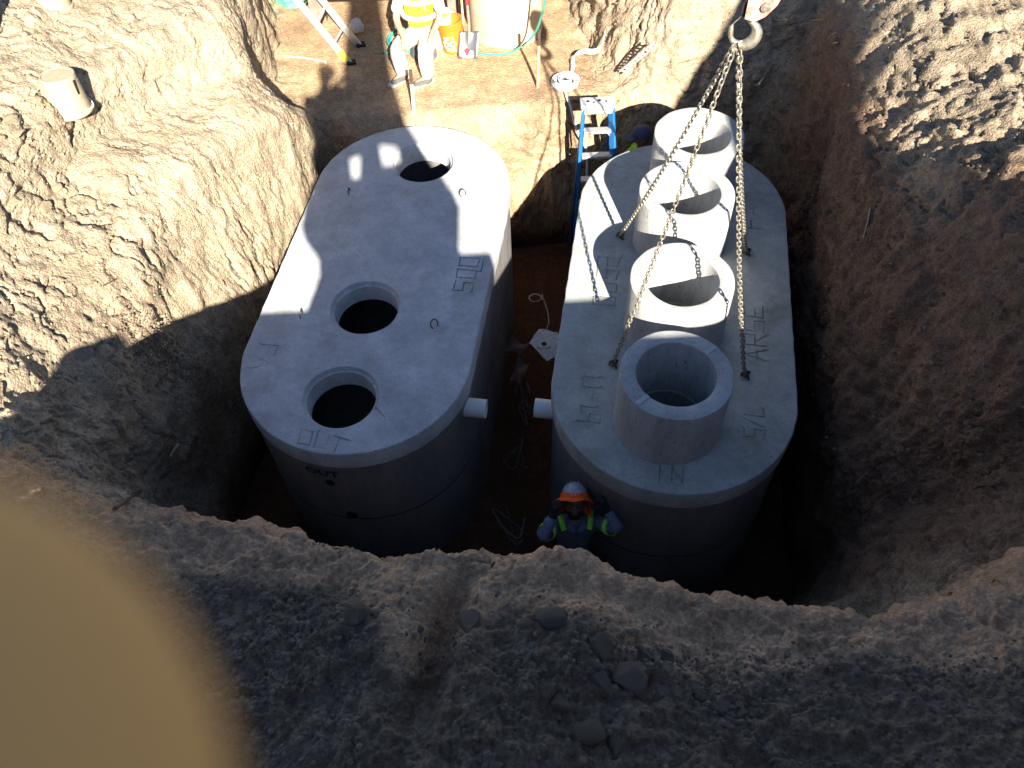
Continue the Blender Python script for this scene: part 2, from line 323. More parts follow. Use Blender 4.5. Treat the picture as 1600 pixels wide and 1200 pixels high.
# floor of the pit
fl = MB(); rr = RU[:, 0]; n = 60; gx = np.linspace(-3.3, 3.5, 90); gy = np.linspace(2.2, 8.6, 84)
G = np.stack(np.meshgrid(gx, gy, indexing='ij'), -1); Z = -2.1+.03*fbm(np.concatenate([G*2.2, G[..., :1]*0], -1), 4, 5)
fl.add([(G[i, j, 0], G[i, j, 1], Z[i, j]) for i in range(90) for j in range(84)], [(i*84+j, (i+1)*84+j, (i+1)*84+j+1, i*84+j+1) for i in range(89) for j in range(83)], True)
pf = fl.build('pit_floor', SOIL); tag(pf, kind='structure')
ca = pf.data.color_attributes.new('soil', 'FLOAT_COLOR', 'POINT'); ca.data.foreach_set('color', np.tile([.10, .05, .03, 1], len(fl.v)))  # pit floor soil, its colour darkened for the shade down there
def surf(x, y, umask=None):   # nearest terrain vertex height
    m = (verts[:, 0]-x)**2+(verts[:, 1]-y)**2; m = np.where(verts[:, 2] > -1.9, m, 9); i = int(m.argmin()); return float(verts[i, 2])

# ------------------------------------------------------------------ tanks
GLY = {'0': [[(0,0),(1,0),(1,1),(0,1),(0,0)]], '1': [[(.2,.8),(.5,1),(.5,0)],[(.2,0),(.8,0)]], '2': [[(0,1),(1,1),(1,.5),(0,.5),(0,0),(1,0)]],
 '5': [[(1,1),(0,1),(0,.5),(1,.5),(1,0),(0,0)]], '9': [[(1,.5),(0,.5),(0,1),(1,1),(1,0)]], '-': [[(.1,.5),(.9,.5)]], '/': [[(0,0),(1,1)]],
 'A': [[(0,0),(.5,1),(1,0)],[(.2,.4),(.8,.4)]], 'R': [[(0,0),(0,1),(1,1),(1,.5),(0,.5)],[(.4,.5),(1,0)]], 'S': [[(1,1),(0,1),(0,.5),(1,.5),(1,0),(0,0)]],
 'E': [[(1,1),(0,1),(0,0),(1,0)],[(0,.5),(.8,.5)]], 'F': [[(1,1),(0,1),(0,0)],[(0,.5),(.7,.5)]], 'L': [[(0,1),(0,0),(1,0)]], 'I': [[(.5,0),(.5,1)]],
 'N': [[(0,0),(0,1),(1,0),(1,1)]], 'O': [[(0,0),(1,0),(1,1),(0,1),(0,0)]], 'U': [[(0,1),(0,0),(1,0),(1,1)]], 'T': [[(0,1),(1,1)],[(.5,1),(.5,0)]]}
def text_strokes(txt, org, adv, upv, cw, ch, gap):
    """org: base-left of first glyph; adv, upv unit vectors"""
    out = []; o = Vector(org); A = Vector(adv); Uu = Vector(upv)
    for k, c in enumerate(txt):
        if c != ' ':
            for pl in GLY[c]:
                q = []
                for (x, y) in pl:
                    q.append(o+A*((x+random.uniform(-.05, .05))*cw)+Uu*((y+random.uniform(-.05, .05))*ch))
                for i in range(len(q)-1):
                    e = (q[i+1]-q[i]).normalized()*.008; out.append((q[i]-e*random.random(), q[i+1]+e*random.random()))
        o = o+A*(cw+gap)
    return out
def inside_stad(x, y, w_, L_, inset=0):
    a = L_/2-w_/2; du = max(abs(y)-a, 0); return math.hypot(du, x) < w_/2-inset
def stad_loop(w_, L_, n=48, inset=0):
    r = w_/2-inset; a = L_/2-w_/2; pts = []
    for i in range(n+1): t = PI*i/n; pts.append((r*math.cos(t), a+r*math.sin(t)))
    m = 20
    for i in range(1, m): pts.append((-r, a-2*a*i/m))
    for i in range(n+1): t = PI+PI*i/n; pts.append((r*math.cos(t), -a+r*math.sin(t)))
    for i in range(1, m): pts.append((r, -a+2*a*i/m))
    return pts
LID = .20
def tank(name, loc, h, W, L, zt, holes, strokes, matlid, label, rim):
    root = empty(name, (loc[0], loc[1], zt), label, 'septic tank', None, -h)
    # --- lid
    pts = []; edges = []; mb = MB()
    out = stad_loop(W, L, 56, .012)
    base = len(pts); pts += out; edges += [(base+i, base+(i+1) % len(out)) for i in range(len(out))]
    nb = len(out); hl = []
    for (x, y, r) in holes:
        b0 = len(pts); pts += [(x+r*math.cos(2*PI*k/56), y+r*math.sin(2*PI*k/56)) for k in range(56)]; edges += [(b0+k, b0+(k+1) % 56) for k in range(56)]; hl.append(b0)
    fine = []
    for (p, q) in strokes:
        p = Vector(p[:2]); q = Vector(q[:2]); Lg = (q-p).length; m = max(2, int(Lg/.012)); t_ = (q-p)/Lg; nn = Vector((-t_.y, t_.x))
        for i in range(m+1):
            c = p+(q-p)*(i/m)
            for o in (-.016, -.009, 0, .009, .016): fine.append(c+nn*(o+random.uniform(-.0006, .0006))+t_*random.uniform(-.001, .001))
    okp = lambda p, ins: inside_stad(p[0], p[1], W, L, .012+ins) and all(math.hypot(p[0]-x, p[1]-y) > r+ins for x, y, r in holes)
    cell = {}
    def keep(p, dmin):
        k = (int(p[0]/dmin), int(p[1]/dmin))
        for a_ in (-1, 0, 1):
            for b__ in (-1, 0, 1):
                for q in cell.get((k[0]+a_, k[1]+b__), ()):
                    if (q[0]-p[0])**2+(q[1]-p[1])**2 < dmin*dmin: return False
        cell.setdefault(k, []).append(p); return True
    for p in fine:
        if okp(p, .005) and keep((p.x, p.y), .005): pts.append((p.x, p.y))
    x = -W/2
    while x < W/2:
        y = -L/2
        while y < L/2:
            p = (x+random.uniform(-.01, .01), y+random.uniform(-.01, .01))
            if okp(p, .02): pts.append(p)
            y += .07
        x += .07
    r_ = geometry.delaunay_2d_cdt([Vector(p) for p in pts], edges, [], 0, 1e-5)
    V, Fc = r_[0], r_[2]
    seg = [(Vector(p[:2]), Vector(q[:2])) for p, q in strokes]
    Va = np.array([(v.x, v.y) for v in V]); Z = .0018*fbm(np.concatenate([Va*5, Va[:, :1]*0], 1), 3, 12); gr = np.zeros(len(Va))
    dm = np.full(len(Va), 9.)
    for p, q in seg:
        p_ = np.array(p); e = np.array(q)-p_; tt = np.clip(((Va-p_)@e)/(e@e), 0, 1); dd = np.hypot(*(Va-p_-tt[:, None]*e).T); dm = np.minimum(dm, dd)
    nz = np.concatenate([Va*9, Va[:, :1]*0], 1); wobble = .75+.45*noise(nz, 3)
    Z += -.009*np.clip(1-dm/.008, 0, 1)*wobble+.0035*np.exp(-((dm-.012)/.004)**2)*wobble; gr = np.clip(1-dm/.0085, 0, 1)*.8*np.clip(.45+.9*noise(nz*.6, 4), .1, 1)
    faces = []
    for f in Fc:
        cx = sum(V[i].x for i in f)/3; cy = sum(V[i].y for i in f)/3
        if inside_stad(cx, cy, W, L, .012) and all(math.hypot(cx-x, cy-y) > r*.999 for x, y, r in holes): faces.append(f)
    mb.add([(Va[i, 0], Va[i, 1], Z[i]) for i in range(len(Va))], faces, True)
    # rounded arris, side and underside of lid
    lo = [(stad_loop(W, L, 56, ins), z) for ins, z in ((.012, -.0005), (.004, -.004), (0, -.013), (.0, -LID), (.13, -LID))]
    vs = []; fs = []
    for li, (lp, z) in enumerate(lo):
        vs += [(a_+(.003*math.sin(a_*37+b__*23) if 0 < li < 4 else 0), b__, z) for a_, b__ in lp]
    for j in range(len(lo)-1):
        for k in range(nb): fs.append((j*nb+k, j*nb+(k+1) % nb, (j+1)*nb+(k+1) % nb, (j+1)*nb+k))
    mb.add(vs, fs, True)
    for (x, y, r) in holes:
        prof = [(r, 0), (r-.006, -.004), (r-.02 if rim else r, -.04 if rim else -.01), (r-.035 if rim else r, -.042 if rim else -.02), (r-.045 if rim else r, -LID-.002)]
        mb.lathe(prof, 56, (x, y, 0))
    lid = mb.build('lid', matlid, root, sharp=35)
    ga = lid.data.attributes.new('groove', 'FLOAT', 'POINT'); arr = np.zeros(len(lid.data.vertices)); arr[:len(gr)] = gr; ga.data.foreach_set('value', arr)
    # --- body in two halves with seams
    def ring(name, z0, z1, ow, iw, closed_bottom=False):
        m_ = MB(); o1 = stad_loop(W-2*ow, L-2*ow, 56); o2 = stad_loop(W-2*iw, L-2*iw, 56); N = len(o1)
        vs = [(a_, b__, z0) for a_, b__ in o1]+[(a_, b__, z1) for a_, b__ in o1]+[(a_, b__, z1) for a_, b__ in o2]+[(a_, b__, z0) for a_, b__ in o2]; fs = []
        for j in range(4):
            for k in range(N): fs.append((j*N+k, j*N+(k+1) % N, ((j+1) % 4)*N+(k+1) % N, ((j+1) % 4)*N+k))
        m_.add(vs, fs, True)
        if closed_bottom: m_.prism(stad_loop(W-.2, L-.2, 30), z1+.001, z1+.09)
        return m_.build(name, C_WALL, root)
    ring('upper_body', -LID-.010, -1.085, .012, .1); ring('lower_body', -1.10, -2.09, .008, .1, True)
    g = MB(); lp = stad_loop(W-.020, L-.020, 56); N = len(lp)
    for z0, z1 in ((-LID+.002, -LID-.014), (-1.08, -1.105)):
        g.add([(a_, b__, z0) for a_, b__ in lp]+[(a_, b__, z1) for a_, b__ in lp], [(k, (k+1) % N, N+(k+1) % N, N+k) for k in range(N)], True)
    g.build('joint_sealant', BLACK, root)
    return root
def down(txt, x_base, y0, cw, ch, gap): # reads towards the near end, tops to +x
    return text_strokes(txt, (x_base, y0, 0), (0, -1, 0), (1, 0, 0), cw, ch, gap)
def upw(txt, x_base, y0, cw, ch, gap):  # reads away from the camera, tops to -x
    return text_strokes(txt, (x_base, y0, 0), (0, 1, 0), (-1, 0, 0), cw, ch, gap)
sL = down('FA', -.86, -1.10, .11, .15, .04)+upw('500', .86, -.26, .105, .18, .055)+text_strokes('OUT', (-.25, -2.06, 0), (.985, -.10, 0), (.0, 1, 0), .10, .13, .04)
sL += [((.86, -.0), (.90, .0)), ((.90, 0), (.90, .16)), ((.27, -1.62), (.38, -1.72))]
sR = down('2500', -.75, .33, .11, .20, .055)+down('11-19', -.735, -1.06, .075, .17, .028)+upw('ARSE', .755, -.74, .12, .16, .045)+upw('5/L', .725, -1.52, .075, .16, .03)+upw('FA', .74, .90, .13, .14, .05)
sR += text_strokes('IN', (-.115, -2.02, 0), (1, .07, 0), (0, 1, 0), .085, .13, .05)
TL = tank('concrete_tank', (-1.1271, 5.6651), .1776, 2.0, 4.26, -.029, [(-.027, -1.566, .325), (-.066, -.56, .325), (.03, 1.5125, .325)], sL, C_TOP,
          'grey oval concrete septic tank with three open manholes, left of the two in the pit', True)
hR = .1879
TR = tank('concrete_tank', (1.5326, 5.1407), hR, 2.0, 4.24, 0.0, [(-.04+e, s, .29) for s, e in ((-1.4388, 0), (-.4563, .011), (.6283, .019), (1.4714, .114))], sR, C_TOP2,
          'grey oval concrete septic tank carrying four concrete risers and the lifting chains', False)
# stencilled OUT on left tank's near wall, knock-out holes and pipe
def wall_pt(W, L, ang, z, off=0):  # near end arc, ang from -y axis
    r = W/2+off; return Vector((r*math.sin(ang), -(L/2-W/2)-r*math.cos(ang), z))
PAINT = mat('black_paint', (.015, .015, .018), .6, var=.05)
def text_mesh(s, size, extr=.001):
    cu = bpy.data.curves.new('lettering', 'FONT'); cu.body = s; cu.size = size; cu.extrude = extr; cu.align_x = 'CENTER'; cu.resolution_u = 2; cu.offset = size*.02
    o = bpy.data.objects.new('t', cu); COL.objects.link(o); dg = bpy.context.evaluated_depsgraph_get(); dg.update()
    m_ = bpy.data.meshes.new_from_object(o.evaluated_get(dg)); bpy.data.objects.remove(o); return m_
m_ = text_mesh('OUT', .105)
for v in m_.vertices:
    q = wall_pt(1.99, 4.25, v.co.x*1.35-.10, -.33+v.co.y*1.1-.03, .002+v.co.z*.5+.001); v.co = q
m_.materials.append(PAINT); linkmesh('lettering', m_, TL)
pk = MB()
for ang, z, r in ((-.06, -.475, .038), (.03, -1.02, .055)):
    pk = MB()
    c = wall_pt(1.98, 4.24, ang, z); nrm = Vector((math.sin(ang), -math.cos(ang), 0)); pk.tube([c-nrm*.05, c+nrm*.009], r, 20, cap=True)
    pk.build('plugged_port', PAINT, TL)
def stub(parent, x0, y, z, s):
    m_ = MB(); R = Matrix.Rotation(PI/2*s, 4, 'Y'); m_.lathe([(.084, -.2), (.084, .15), (.083, .153), (.077, .153), (.076, .15), (.076, -.2)], 32); m_.xform(Matrix.Translation((x0, y, z)) @ R)
    return m_.build('outlet_pipe' if s > 0 else 'inlet_pipe', PVC, parent)
stub(TL, .99, -1.30, -.35, 1); stub(TR, -.985, -1.22, -.35, -1)
# lifting pins cast in the left lid
for (x, y, kind) in ((-.615, -.733, 0), (.60, -.71, 1), (.543, 1.034, 1), (-.62, .954, 0)):
    m_ = MB(); 
    if kind: m_.tube([Vector((x+.03*math.cos(t)*1.0, y+.05*math.sin(t), -.005+.045*max(0, math.sin(t*.5+.2)))) for t in [i*PI*1.5/10 for i in range(11)]], .006, 6)
    else: m_.tube([(x, y-.03, -.01), (x, y-.03, .03), (x+.004, y, .06), (x, y+.03, .03), (x, y+.03, -.01)], .006, 6)
    m_.build('lifting_loop', RUSTY, TL)
# ------------------------------------------------------------------ risers
def axpt(s, e): return (1.5326+(-.04+e)*math.cos(hR)+s*math.sin(hR), 5.1407-(-.04+e)*math.sin(hR)+s*math.cos(hR))
RL = ['grey concrete riser ring standing nearest the camera on the right tank', 'second concrete riser ring from the camera, sunlit with a half shaded bore',
      'third concrete riser ring from the camera, bright in the sun', 'farthest concrete riser ring, standing on the far end of the right tank']
RISER = []
for i, (s, e) in enumerate(((-1.4388, 0), (-.4563, .011), (.6283, .019), (1.4714, .114))):
    x, y = axpt(s, e); ro, ri, h = .424, .298, .597
    mb = MB(); n = 72; prof = [(ro+.006, .0), (ro, .03), (ro, h-.012), (ro-.004, h-.003), (ro-.012, h), ((ro+ri)/2, h+.001), (ri+.012, h), (ri+.003, h-.004), (ri, h-.014), (ri-.004, 0)]
    mb.lathe(prof, n, closed=True)
    mb.v = [(v[0]+.0025*math.sin(5*v[1]+i)+.0015*math.sin(31*v[0]+17*v[1]), v[1]+.0025*math.cos(7*v[0]), v[2]+.003 if v[2] == 0 else v[2]+(.0015*math.sin(23*v[0]+i*3+9*v[1]) if v[2] > .5 else 0)) for v in mb.v]
    r0 = empty('concrete_riser', (x, y, .002), RL[i], 'riser ring', 'concrete risers on the right tank'); RISER.append(r0)
    o = mb.build('ring_wall', C_RISER, r0)
    if i == 0:   # two keyway marks across the top face
        for aa in (.62, .62+PI+.05):
            k = MB(); R = Matrix.Rotation(aa, 4, 'Z'); k.box((.36, 0, h+.0035), (.115, .035, .004), None, .0015); k.xform(R); k.build('mortar_patch', C_TOP, r0)
# ------------------------------------------------------------------ hook, chains
HT = 4.85; hook_c = Vector((.2914*HT, .9221*HT, 5.523-.5575*HT)) # bowl of the hook
def mk_link():
    m_ = MB(); a_, b__ = .0122, .0180; pts = []
    for i in range(12):
        t_ = 2*PI*i/12; pts.append((a_*1.15*math.cos(t_), b__*math.sin(t_)*.6+(.0125 if math.sin(t_) > .01 else (-.0125 if math.sin(t_) < -.01 else 0)), 0))
    m_.tube(pts, .0056, 6, closed=True); o = m_.build('link', STEEL); me_ = o.data; bpy.data.objects.remove(o); return me_
LINK = mk_link(); PITCH = .0365
BOW = hook_c+Vector((-.012, -.02, .0))
def pull(A, B, sag):
    A = Vector(A); B = Vector(B); return lambda t_: A.lerp(B, t_)+Vector((0, 0, -sag*4*t_*(1-t_)))
ANC = [(-.57, .603), (-.512, -.954), (.607, .524), (.576, -.933)]
CL = ['rusty lifting chain from the crane hook to the far left anchor of the right tank', 'lifting chain from the crane hook to the near left anchor of the right tank',
      'lifting chain from the crane hook to the far right anchor of the right tank', 'lifting chain from the crane hook to the near right anchor of the right tank']
for i, (x, y) in enumerate(ANC):
    W0 = Vector((1.5326+x*math.cos(hR)+y*math.sin(hR), 5.1407-x*math.sin(hR)+y*math.cos(hR), .025))
    A = BOW+Vector((.016*(i-1.5), 0.01*(i % 2), -.03)); f = pull(A, W0, (.07, .05, .08, .15)[i])
    root = empty('lifting_chain', tuple(W0), CL[i], 'chain', 'lifting chains between the crane hook and the right tank')
    L_ = (A-W0).length*1.003; nl = int(L_/PITCH); tw = random.uniform(0, 3)
    for k in range(nl+1):
        t_ = k/nl; p = f(t_); tg = (f(min(1, t_+.01))-f(max(0, t_-.01))).normalized()
        q = tg.to_track_quat('Y', 'Z').to_matrix().to_4x4() @ Matrix.Rotation(tw+.01*k+(k % 2)*PI/2+random.uniform(-.18, .18), 4, 'Y')
        linkmesh('link', LINK, root, Matrix.Translation(p-W0+Vector((random.uniform(-1, 1), random.uniform(-1, 1), 0))*.0012) @ q)
    # anchor hook seated in its recess
    m_ = MB(); u = (A-W0).normalized()
    m_.tube([W0+Vector((0, 0, -.02)), W0+Vector((.03, .02, -.02)), W0+Vector((.04, .03, .01)), W0+Vector((.01, .02, .035)), W0+Vector((-.02, .0, .03)), W0+Vector((-.03, -.01, .005))], [.010, .012, .013, .012, .010, .008], 8)
    m_.tube([W0+Vector((-.02, .03, -.02)), W0+Vector((-.02, .02, .02)), W0+Vector((.015, -.01, .03)), W0+Vector((.03, -.03, -.02))], .009, 8)
    m_.build('anchor_hook', RUSTY, root, world=True)
hk = empty('crane_hook', tuple(hook_c), 'steel crane hook on a worn red and white block holding four chains', 'hook')
m_ = MB(); pts = []; rad = []
hw = .072  # hook drawn in a plane facing the camera
for i in range(25):
    t_ = i/24; ang = math.radians(100-340*t_+60*0)
    a_ = math.radians(75)-t_*math.radians(255); R_ = hw*(1.0)
    pts.append(Vector((R_*math.cos(a_)*1.02, 0, R_*math.sin(a_)*1.05)))
    rad.append(.015+.021*math.sin(PI*min(1, t_*1.15))**1.2)
pts = [Vector((0, 0, .16)), Vector((.005, 0, .12))]+[Vector((.012, 0, .095))]+pts[1:]; rad = [.016, .016, .017]+rad[1:]
pts.append(pts[-1]+Vector((-.002, 0, .03))); rad.append(.013); pts.append(pts[-1]+Vector((.004, 0, .018))); rad.append(.006)
m_.tube(pts, rad, 12); HKM = Matrix.Translation(hook_c+Vector((.018, 0, .040))) @ Matrix.Rotation(math.radians(-12), 4, 'Z')
m_.xform(HKM); m_.build('hook', STEEL, hk, world=True)
m_ = MB(); m_.tube([(-.075, 0, .045), (-.04, -.0, .09), (-.012, 0, .135)], .003, 6); m_.tube([(-.07, .008, .045), (-.035, .008, .09), (-.008, .008, .135)], .003, 6); m_.xform(HKM); m_.build('safety_latch', STEEL, hk, world=True)
REDP = mat('worn_red_paint', (.42, .36, .31), .5, var=.3, scale=14, col2=(.55, .07, .045), bump=.2)
DARK = mat('dark_grease', (.025, .022, .022), .45, .3)
for s_, dy in ((0, -.045), (1, .05)):
    m_ = MB(); poly = [(-.035, .10), (.02, .085), (.075, .12), (.125, .19), (.15, .27), (.15, .45), (.1, .5), (-.10, .5), (-.14, .45), (-.14, .27) if s_ else (-.035, .30), (-.035, .25)]
    m_.prism(poly, dy, dy+.018, lambda a_, b__, h: (a_+.02, h, b__+.01)); m_.xform(HKM); m_.build('side_plate', REDP, hk, world=True)
m_ = MB(); m_.tube([(.085, -.065, .19), (.085, .08, .19)], .026, 20); m_.tube([(.085, -.072, .19), (.085, -.064, .19)], .015, 12); m_.tube([(0.02, -.065, .38), (.02, .08, .38)], .03, 20); m_.xform(HKM); m_.build('bolt', STEEL, hk, world=True)
m_ = MB(); m_.lathe([(.02, -.02), (.11, -.02), (.125, -.025), (.125, -.012), (.105, -.006), (.105, .006), (.125, .012), (.125, .025), (.11, .02), (.02, .02)], 40, closed=True)
m_.xform(HKM @ Matrix.Translation((.02, .012, .38)) @ Matrix.Rotation(PI/2, 4, 'X')); m_.build('sheave', DARK, hk, world=True)
m_ = MB(); m_.box((0, .012, .135), (.06, .05, .07), None, .008); m_.xform(HKM); m_.build('swivel', DARK, hk, world=True)
tipc = hook_c+Vector((0, 0, 6.2))
m_ = MB(); 
for dx in (-.115, .115): m_.tube([HKM @ Vector((dx+.02, .012, .38)), tipc+Vector((dx, 0, -.4))], .007, 6)
m_.build('hoist_rope', RUSTY, hk, world=True)
#PART2
# ------------------------------------------------------------------ crane truck behind the camera (its shadow falls into the pit)
YEL = mat('crane_paint', (.55, .36, .05), .45, var=.1); GREYP = mat('deck_steel', (.22, .22, .23), .6, .4); TYRE = mat('tyre', (.025, .025, .025), .85)
def oc(X, Z, y): return (X-.194*(y+1), Z-.624*(y+1))
truck = empty('crane_truck', (0, -1.5, 2.2), 'crane truck parked on the ground behind the photographer', 'truck')
m_ = MB(); xd, zd = oc(0, 3.80, .03); m_.box((xd+.4, -1.22, zd-.12), (9.6, 2.5, .24), None, .02); m_.build('deck', GREYP, truck, world=True)
m_ = MB(); x0, z0 = oc(-2.2, 4.0, -.02); m_.box((x0, -.2, z0-.2), (.36, .36, .4), None, .09); m_.build('toolbox', YEL, truck, world=True)
m_ = MB(); x0, z0 = oc(1.05, 4.2, -.05); m_.box((x0-.06, -.15, z0-.3), (.36, .2, .6), None, .02); m_.build('control_box', YEL, truck, world=True)
def silh(name, poly, yf, dep, m=YEL):
    q = [oc(X, Z, yf) for X, Z in poly]; b = MB(); b.prism(q, yf-dep, yf, lambda a_, b__, h: (a_, h, b__)); return b.build(name, m, truck, world=True)
silh('turret', [(-.68, 3.3), (-.63, 3.8), (-.50, 4.02), (-.34, 4.31), (-.38, 4.52), (-.48, 4.66), (-.5, 4.80), (-.08, 4.80), (-.05, 4.92), (.30, 4.95), (.34, 5.04), (.6, 5.04), (.65, 4.80), (.97, 4.78), (1.0, 4.6), (.88, 4.3), (.88, 3.3)], -.75, .5)
m_ = MB(); m_.box((.05, -.28, 3.80), (1.22, .60, .12), None, .01); m_.box((.05, -.35, 3.45), (1.1, .4, .6), None, .01); m_.build('standing_platform', GREYP, truck, world=True)
silh('column', [(.56, 4.7), (.56, 5.36), (.14, 5.42), (.10, 5.9), (.14, 6.3), (.35, 7.15), (.55, 8.6), (1.0, 8.6), (.76, 7.13), (.65, 6.1), (.68, 5.5), (.80, 5.15), (.93, 4.86), (.97, 4.7)], -1.0, .22)
silh('shadow_filler', [(-.34, 5.12), (-.36, 5.3), (-.31, 5.6), (-.28, 5.82), (-.14, 5.96), (.02, 5.98), (.3, 5.95), (.3, 5.25), (.06, 5.19), (0, 5.17), (-.02, 4.8), (-.3, 4.8)], -.95, .10)  # added panel, out of view, filling the shadow between photographer and column
silh('lift_cylinder', [(.06, 4.7), (.08, 5.0), (.20, 5.5), (.42, 5.5), (.34, 5.25), (.33, 5.05), (.37, 4.7)], -1.0, .12)
m_ = MB(); tip = tipc+Vector((.0, -.1, .2)); bs = Vector((.8, -1.15, 8.3)); R = (tip-bs).to_track_quat('Y', 'Z').to_matrix().to_4x4()
m_.box((0, 0, 0), (.3, (tip-bs).length+.6, .38), None, .02); m_.xform(Matrix.Translation((tip+bs)/2) @ R); m_.build('boom', YEL, truck, world=True)
m_ = MB(); m_.box((5.62, -1.4, 3.8), (4.5, 1.9, 1.76), None, .10); m_.build('shade_cab', mat('cab_paint', (.7, .7, .7), .4), truck, world=True)  # unseen box added to keep sun off the right tank and bank
silh('slanted_shade_block', [(3.5, 3.2), (3.5, 5.0), (3.75, 5.6), (4.38, 6.8), (4.8, 8), (5.5, 8), (5.15, 6.7), (4.42, 5.5), (4.25, 3.2)], -.5, .3)  # made-up occluder out of view, slanted so its shadow covers the far right wall
for x in (-3.6, -2.4, 3.6, 6.4):
    m_ = MB(); m_.lathe([(.2, -.14), (.45, -.15), (.5, -.11), (.5, .11), (.45, .15), (.2, .14)], 32, closed=True); m_.xform(Matrix.Translation((x, -.9, 2.72)) @ Matrix.Rotation(PI/2, 4, 'X')); m_.build('wheel', TYRE, truck, world=True)

# ------------------------------------------------------------------ people
def skin(V, E, Rd, sub=2, root=0):
    me_ = bpy.data.meshes.new('s'); names = list(V); ix = {n_: i for i, n_ in enumerate(names)}
    me_.from_pydata([tuple(V[n_]) for n_ in names], [(ix[a_], ix[b__]) for a_, b__ in E], [])
    o = bpy.data.objects.new('s', me_); COL.objects.link(o); m = o.modifiers.new('k', 'SKIN'); m.branch_smoothing = .5; m.use_smooth_shade = True
    for i, n_ in enumerate(names):
        r_ = Rd[n_]; o.data.skin_vertices[0].data[i].radius = r_ if isinstance(r_, tuple) else (r_, r_)
        o.data.skin_vertices[0].data[i].use_root = (i == root)
    s_ = o.modifiers.new('u', 'SUBSURF'); s_.levels = sub; s_.render_levels = sub
    dg = bpy.context.evaluated_depsgraph_get(); dg.update(); r_ = bpy.data.meshes.new_from_object(o.evaluated_get(dg)); bpy.data.objects.remove(o); return r_
def wrinkle(me_, a_=.006, f=14, s=1):
    n_ = len(me_.vertices); co = np.empty(n_*3); me_.vertices.foreach_get('co', co); co = co.reshape(-1, 3); no = np.empty(n_*3); me_.vertices.foreach_get('normal', no); no = no.reshape(-1, 3)
    co += no*(a_*(ridge(co*f, 2, s)+.7*fbm(co*f*2.2, 2, s+5)))[:, None]; me_.vertices.foreach_set('co', co.ravel()); me_.update()
def place(me_, name, m, parent, loc):
    me_.transform(Matrix.Translation(-Vector(loc))); me_.materials.clear(); me_.materials.append(m); me_.name = name
    o = bpy.data.objects.new(name, me_); COL.objects.link(o); o.parent = parent; return o
def head_mesh(c, look, size=1.0):
    f = Vector(look).normalized(); r_ = f.cross(Vector((0, 0, 1))).normalized(); u = r_.cross(f)
    B = Matrix(((r_.x, f.x, u.x), (r_.y, f.y, u.y), (r_.z, f.z, u.z))).to_4x4(); B = Matrix.Translation(c) @ B @ Matrix.Scale(size, 4)
    bm = bmesh.new(); bmesh.ops.create_icosphere(bm, subdivisions=4, radius=1)
    for v in bm.verts:
        x, y, z = v.co; sx = .076*(1-.22*max(0, -z)**1.5); sy = .096*(1-.10*max(0, -z)); q = Vector((x*sx, y*sy, z*.118))
        if y > 0:
            q.y += .024*math.exp(-(x*1.0/.13)**2-((z+.12)/.17)**2)          # nose
            q.y += .008*math.exp(-(x/.3)**2-((z+.52)/.09)**2)*1              # lips
            q.y -= .012*(math.exp(-((x-.42)/.16)**2-((z-.06)/.12)**2)+math.exp(-((x+.42)/.16)**2-((z-.06)/.12)**2))  # sockets
            q.y += .006*math.exp(-(z-.24)**2/.01); q.y += .010*math.exp(-(x/.35)**2-((z+.85)/.16)**2)
        v.co = B @ q
    for s_ in (-1, 1):
        g = bmesh.ops.create_icosphere(bm, subdivisions=2, radius=1)
        for v in g['verts']: x, y, z = v.co; v.co = B @ Vector((s_*.077+x*.008, -.008+y*.018, -.004+z*.030))
    return bm, B
def merge(me_, bm2):
    bm = bmesh.new(); bm.from_mesh(me_); t_ = bpy.data.meshes.new('x'); bm2.to_mesh(t_); bm2.free(); bm.from_mesh(t_); bm.to_mesh(me_); bm.free()
    me_.polygons.foreach_set('use_smooth', [True]*len(me_.polygons)); return me_
def hand_chain(V, E, Rd, key, wrist, dirv, palm, curl, s=1.0, thumb=1):
    d_ = Vector(dirv).normalized(); pn = Vector(palm); pn = (pn-d_*pn.dot(d_)).normalized(); sd = d_.cross(pn)*thumb; w_ = Vector(wrist)
    V[key+'p'] = w_+d_*.045*s; E.append((key, key+'p')); Rd[key+'p'] = (.034*s, .017*s)
    for k, (off, ln) in enumerate(((.026, .070), (.009, .078), (-.009, .073), (-.026, .058))):
        b = w_+d_*.085*s+sd*off*s; n0 = f'{key}f{k}0'; V[n0] = b; E.append((key+'p', n0)); Rd[n0] = .0105*s; prev = n0; a_ = 0
        for j, fr in enumerate((.45, .32, .23)):
            a_ += curl*(.8 if j == 0 else 1); dd = d_*math.cos(a_)+pn*math.sin(a_); b = b+dd*ln*fr*s; n1 = f'{key}f{k}{j+1}'; V[n1] = b; E.append((prev, n1)); Rd[n1] = (.0095-.0012*j)*s; prev = n1
    b = w_+d_*.03*s+sd*.03*s; n0 = key+'t0'; V[n0] = b; E.append((key+'p', n0)); Rd[n0] = .013*s; prev = n0
    for j in range(2): b = b+(d_*.7+sd*.6+pn*(.3+.4*j*curl)).normalized()*.032*s; n1 = f'{key}t{j+1}'; V[n1] = b; E.append((prev, n1)); Rd[n1] = (.0115-.002*j)*s; prev = n1
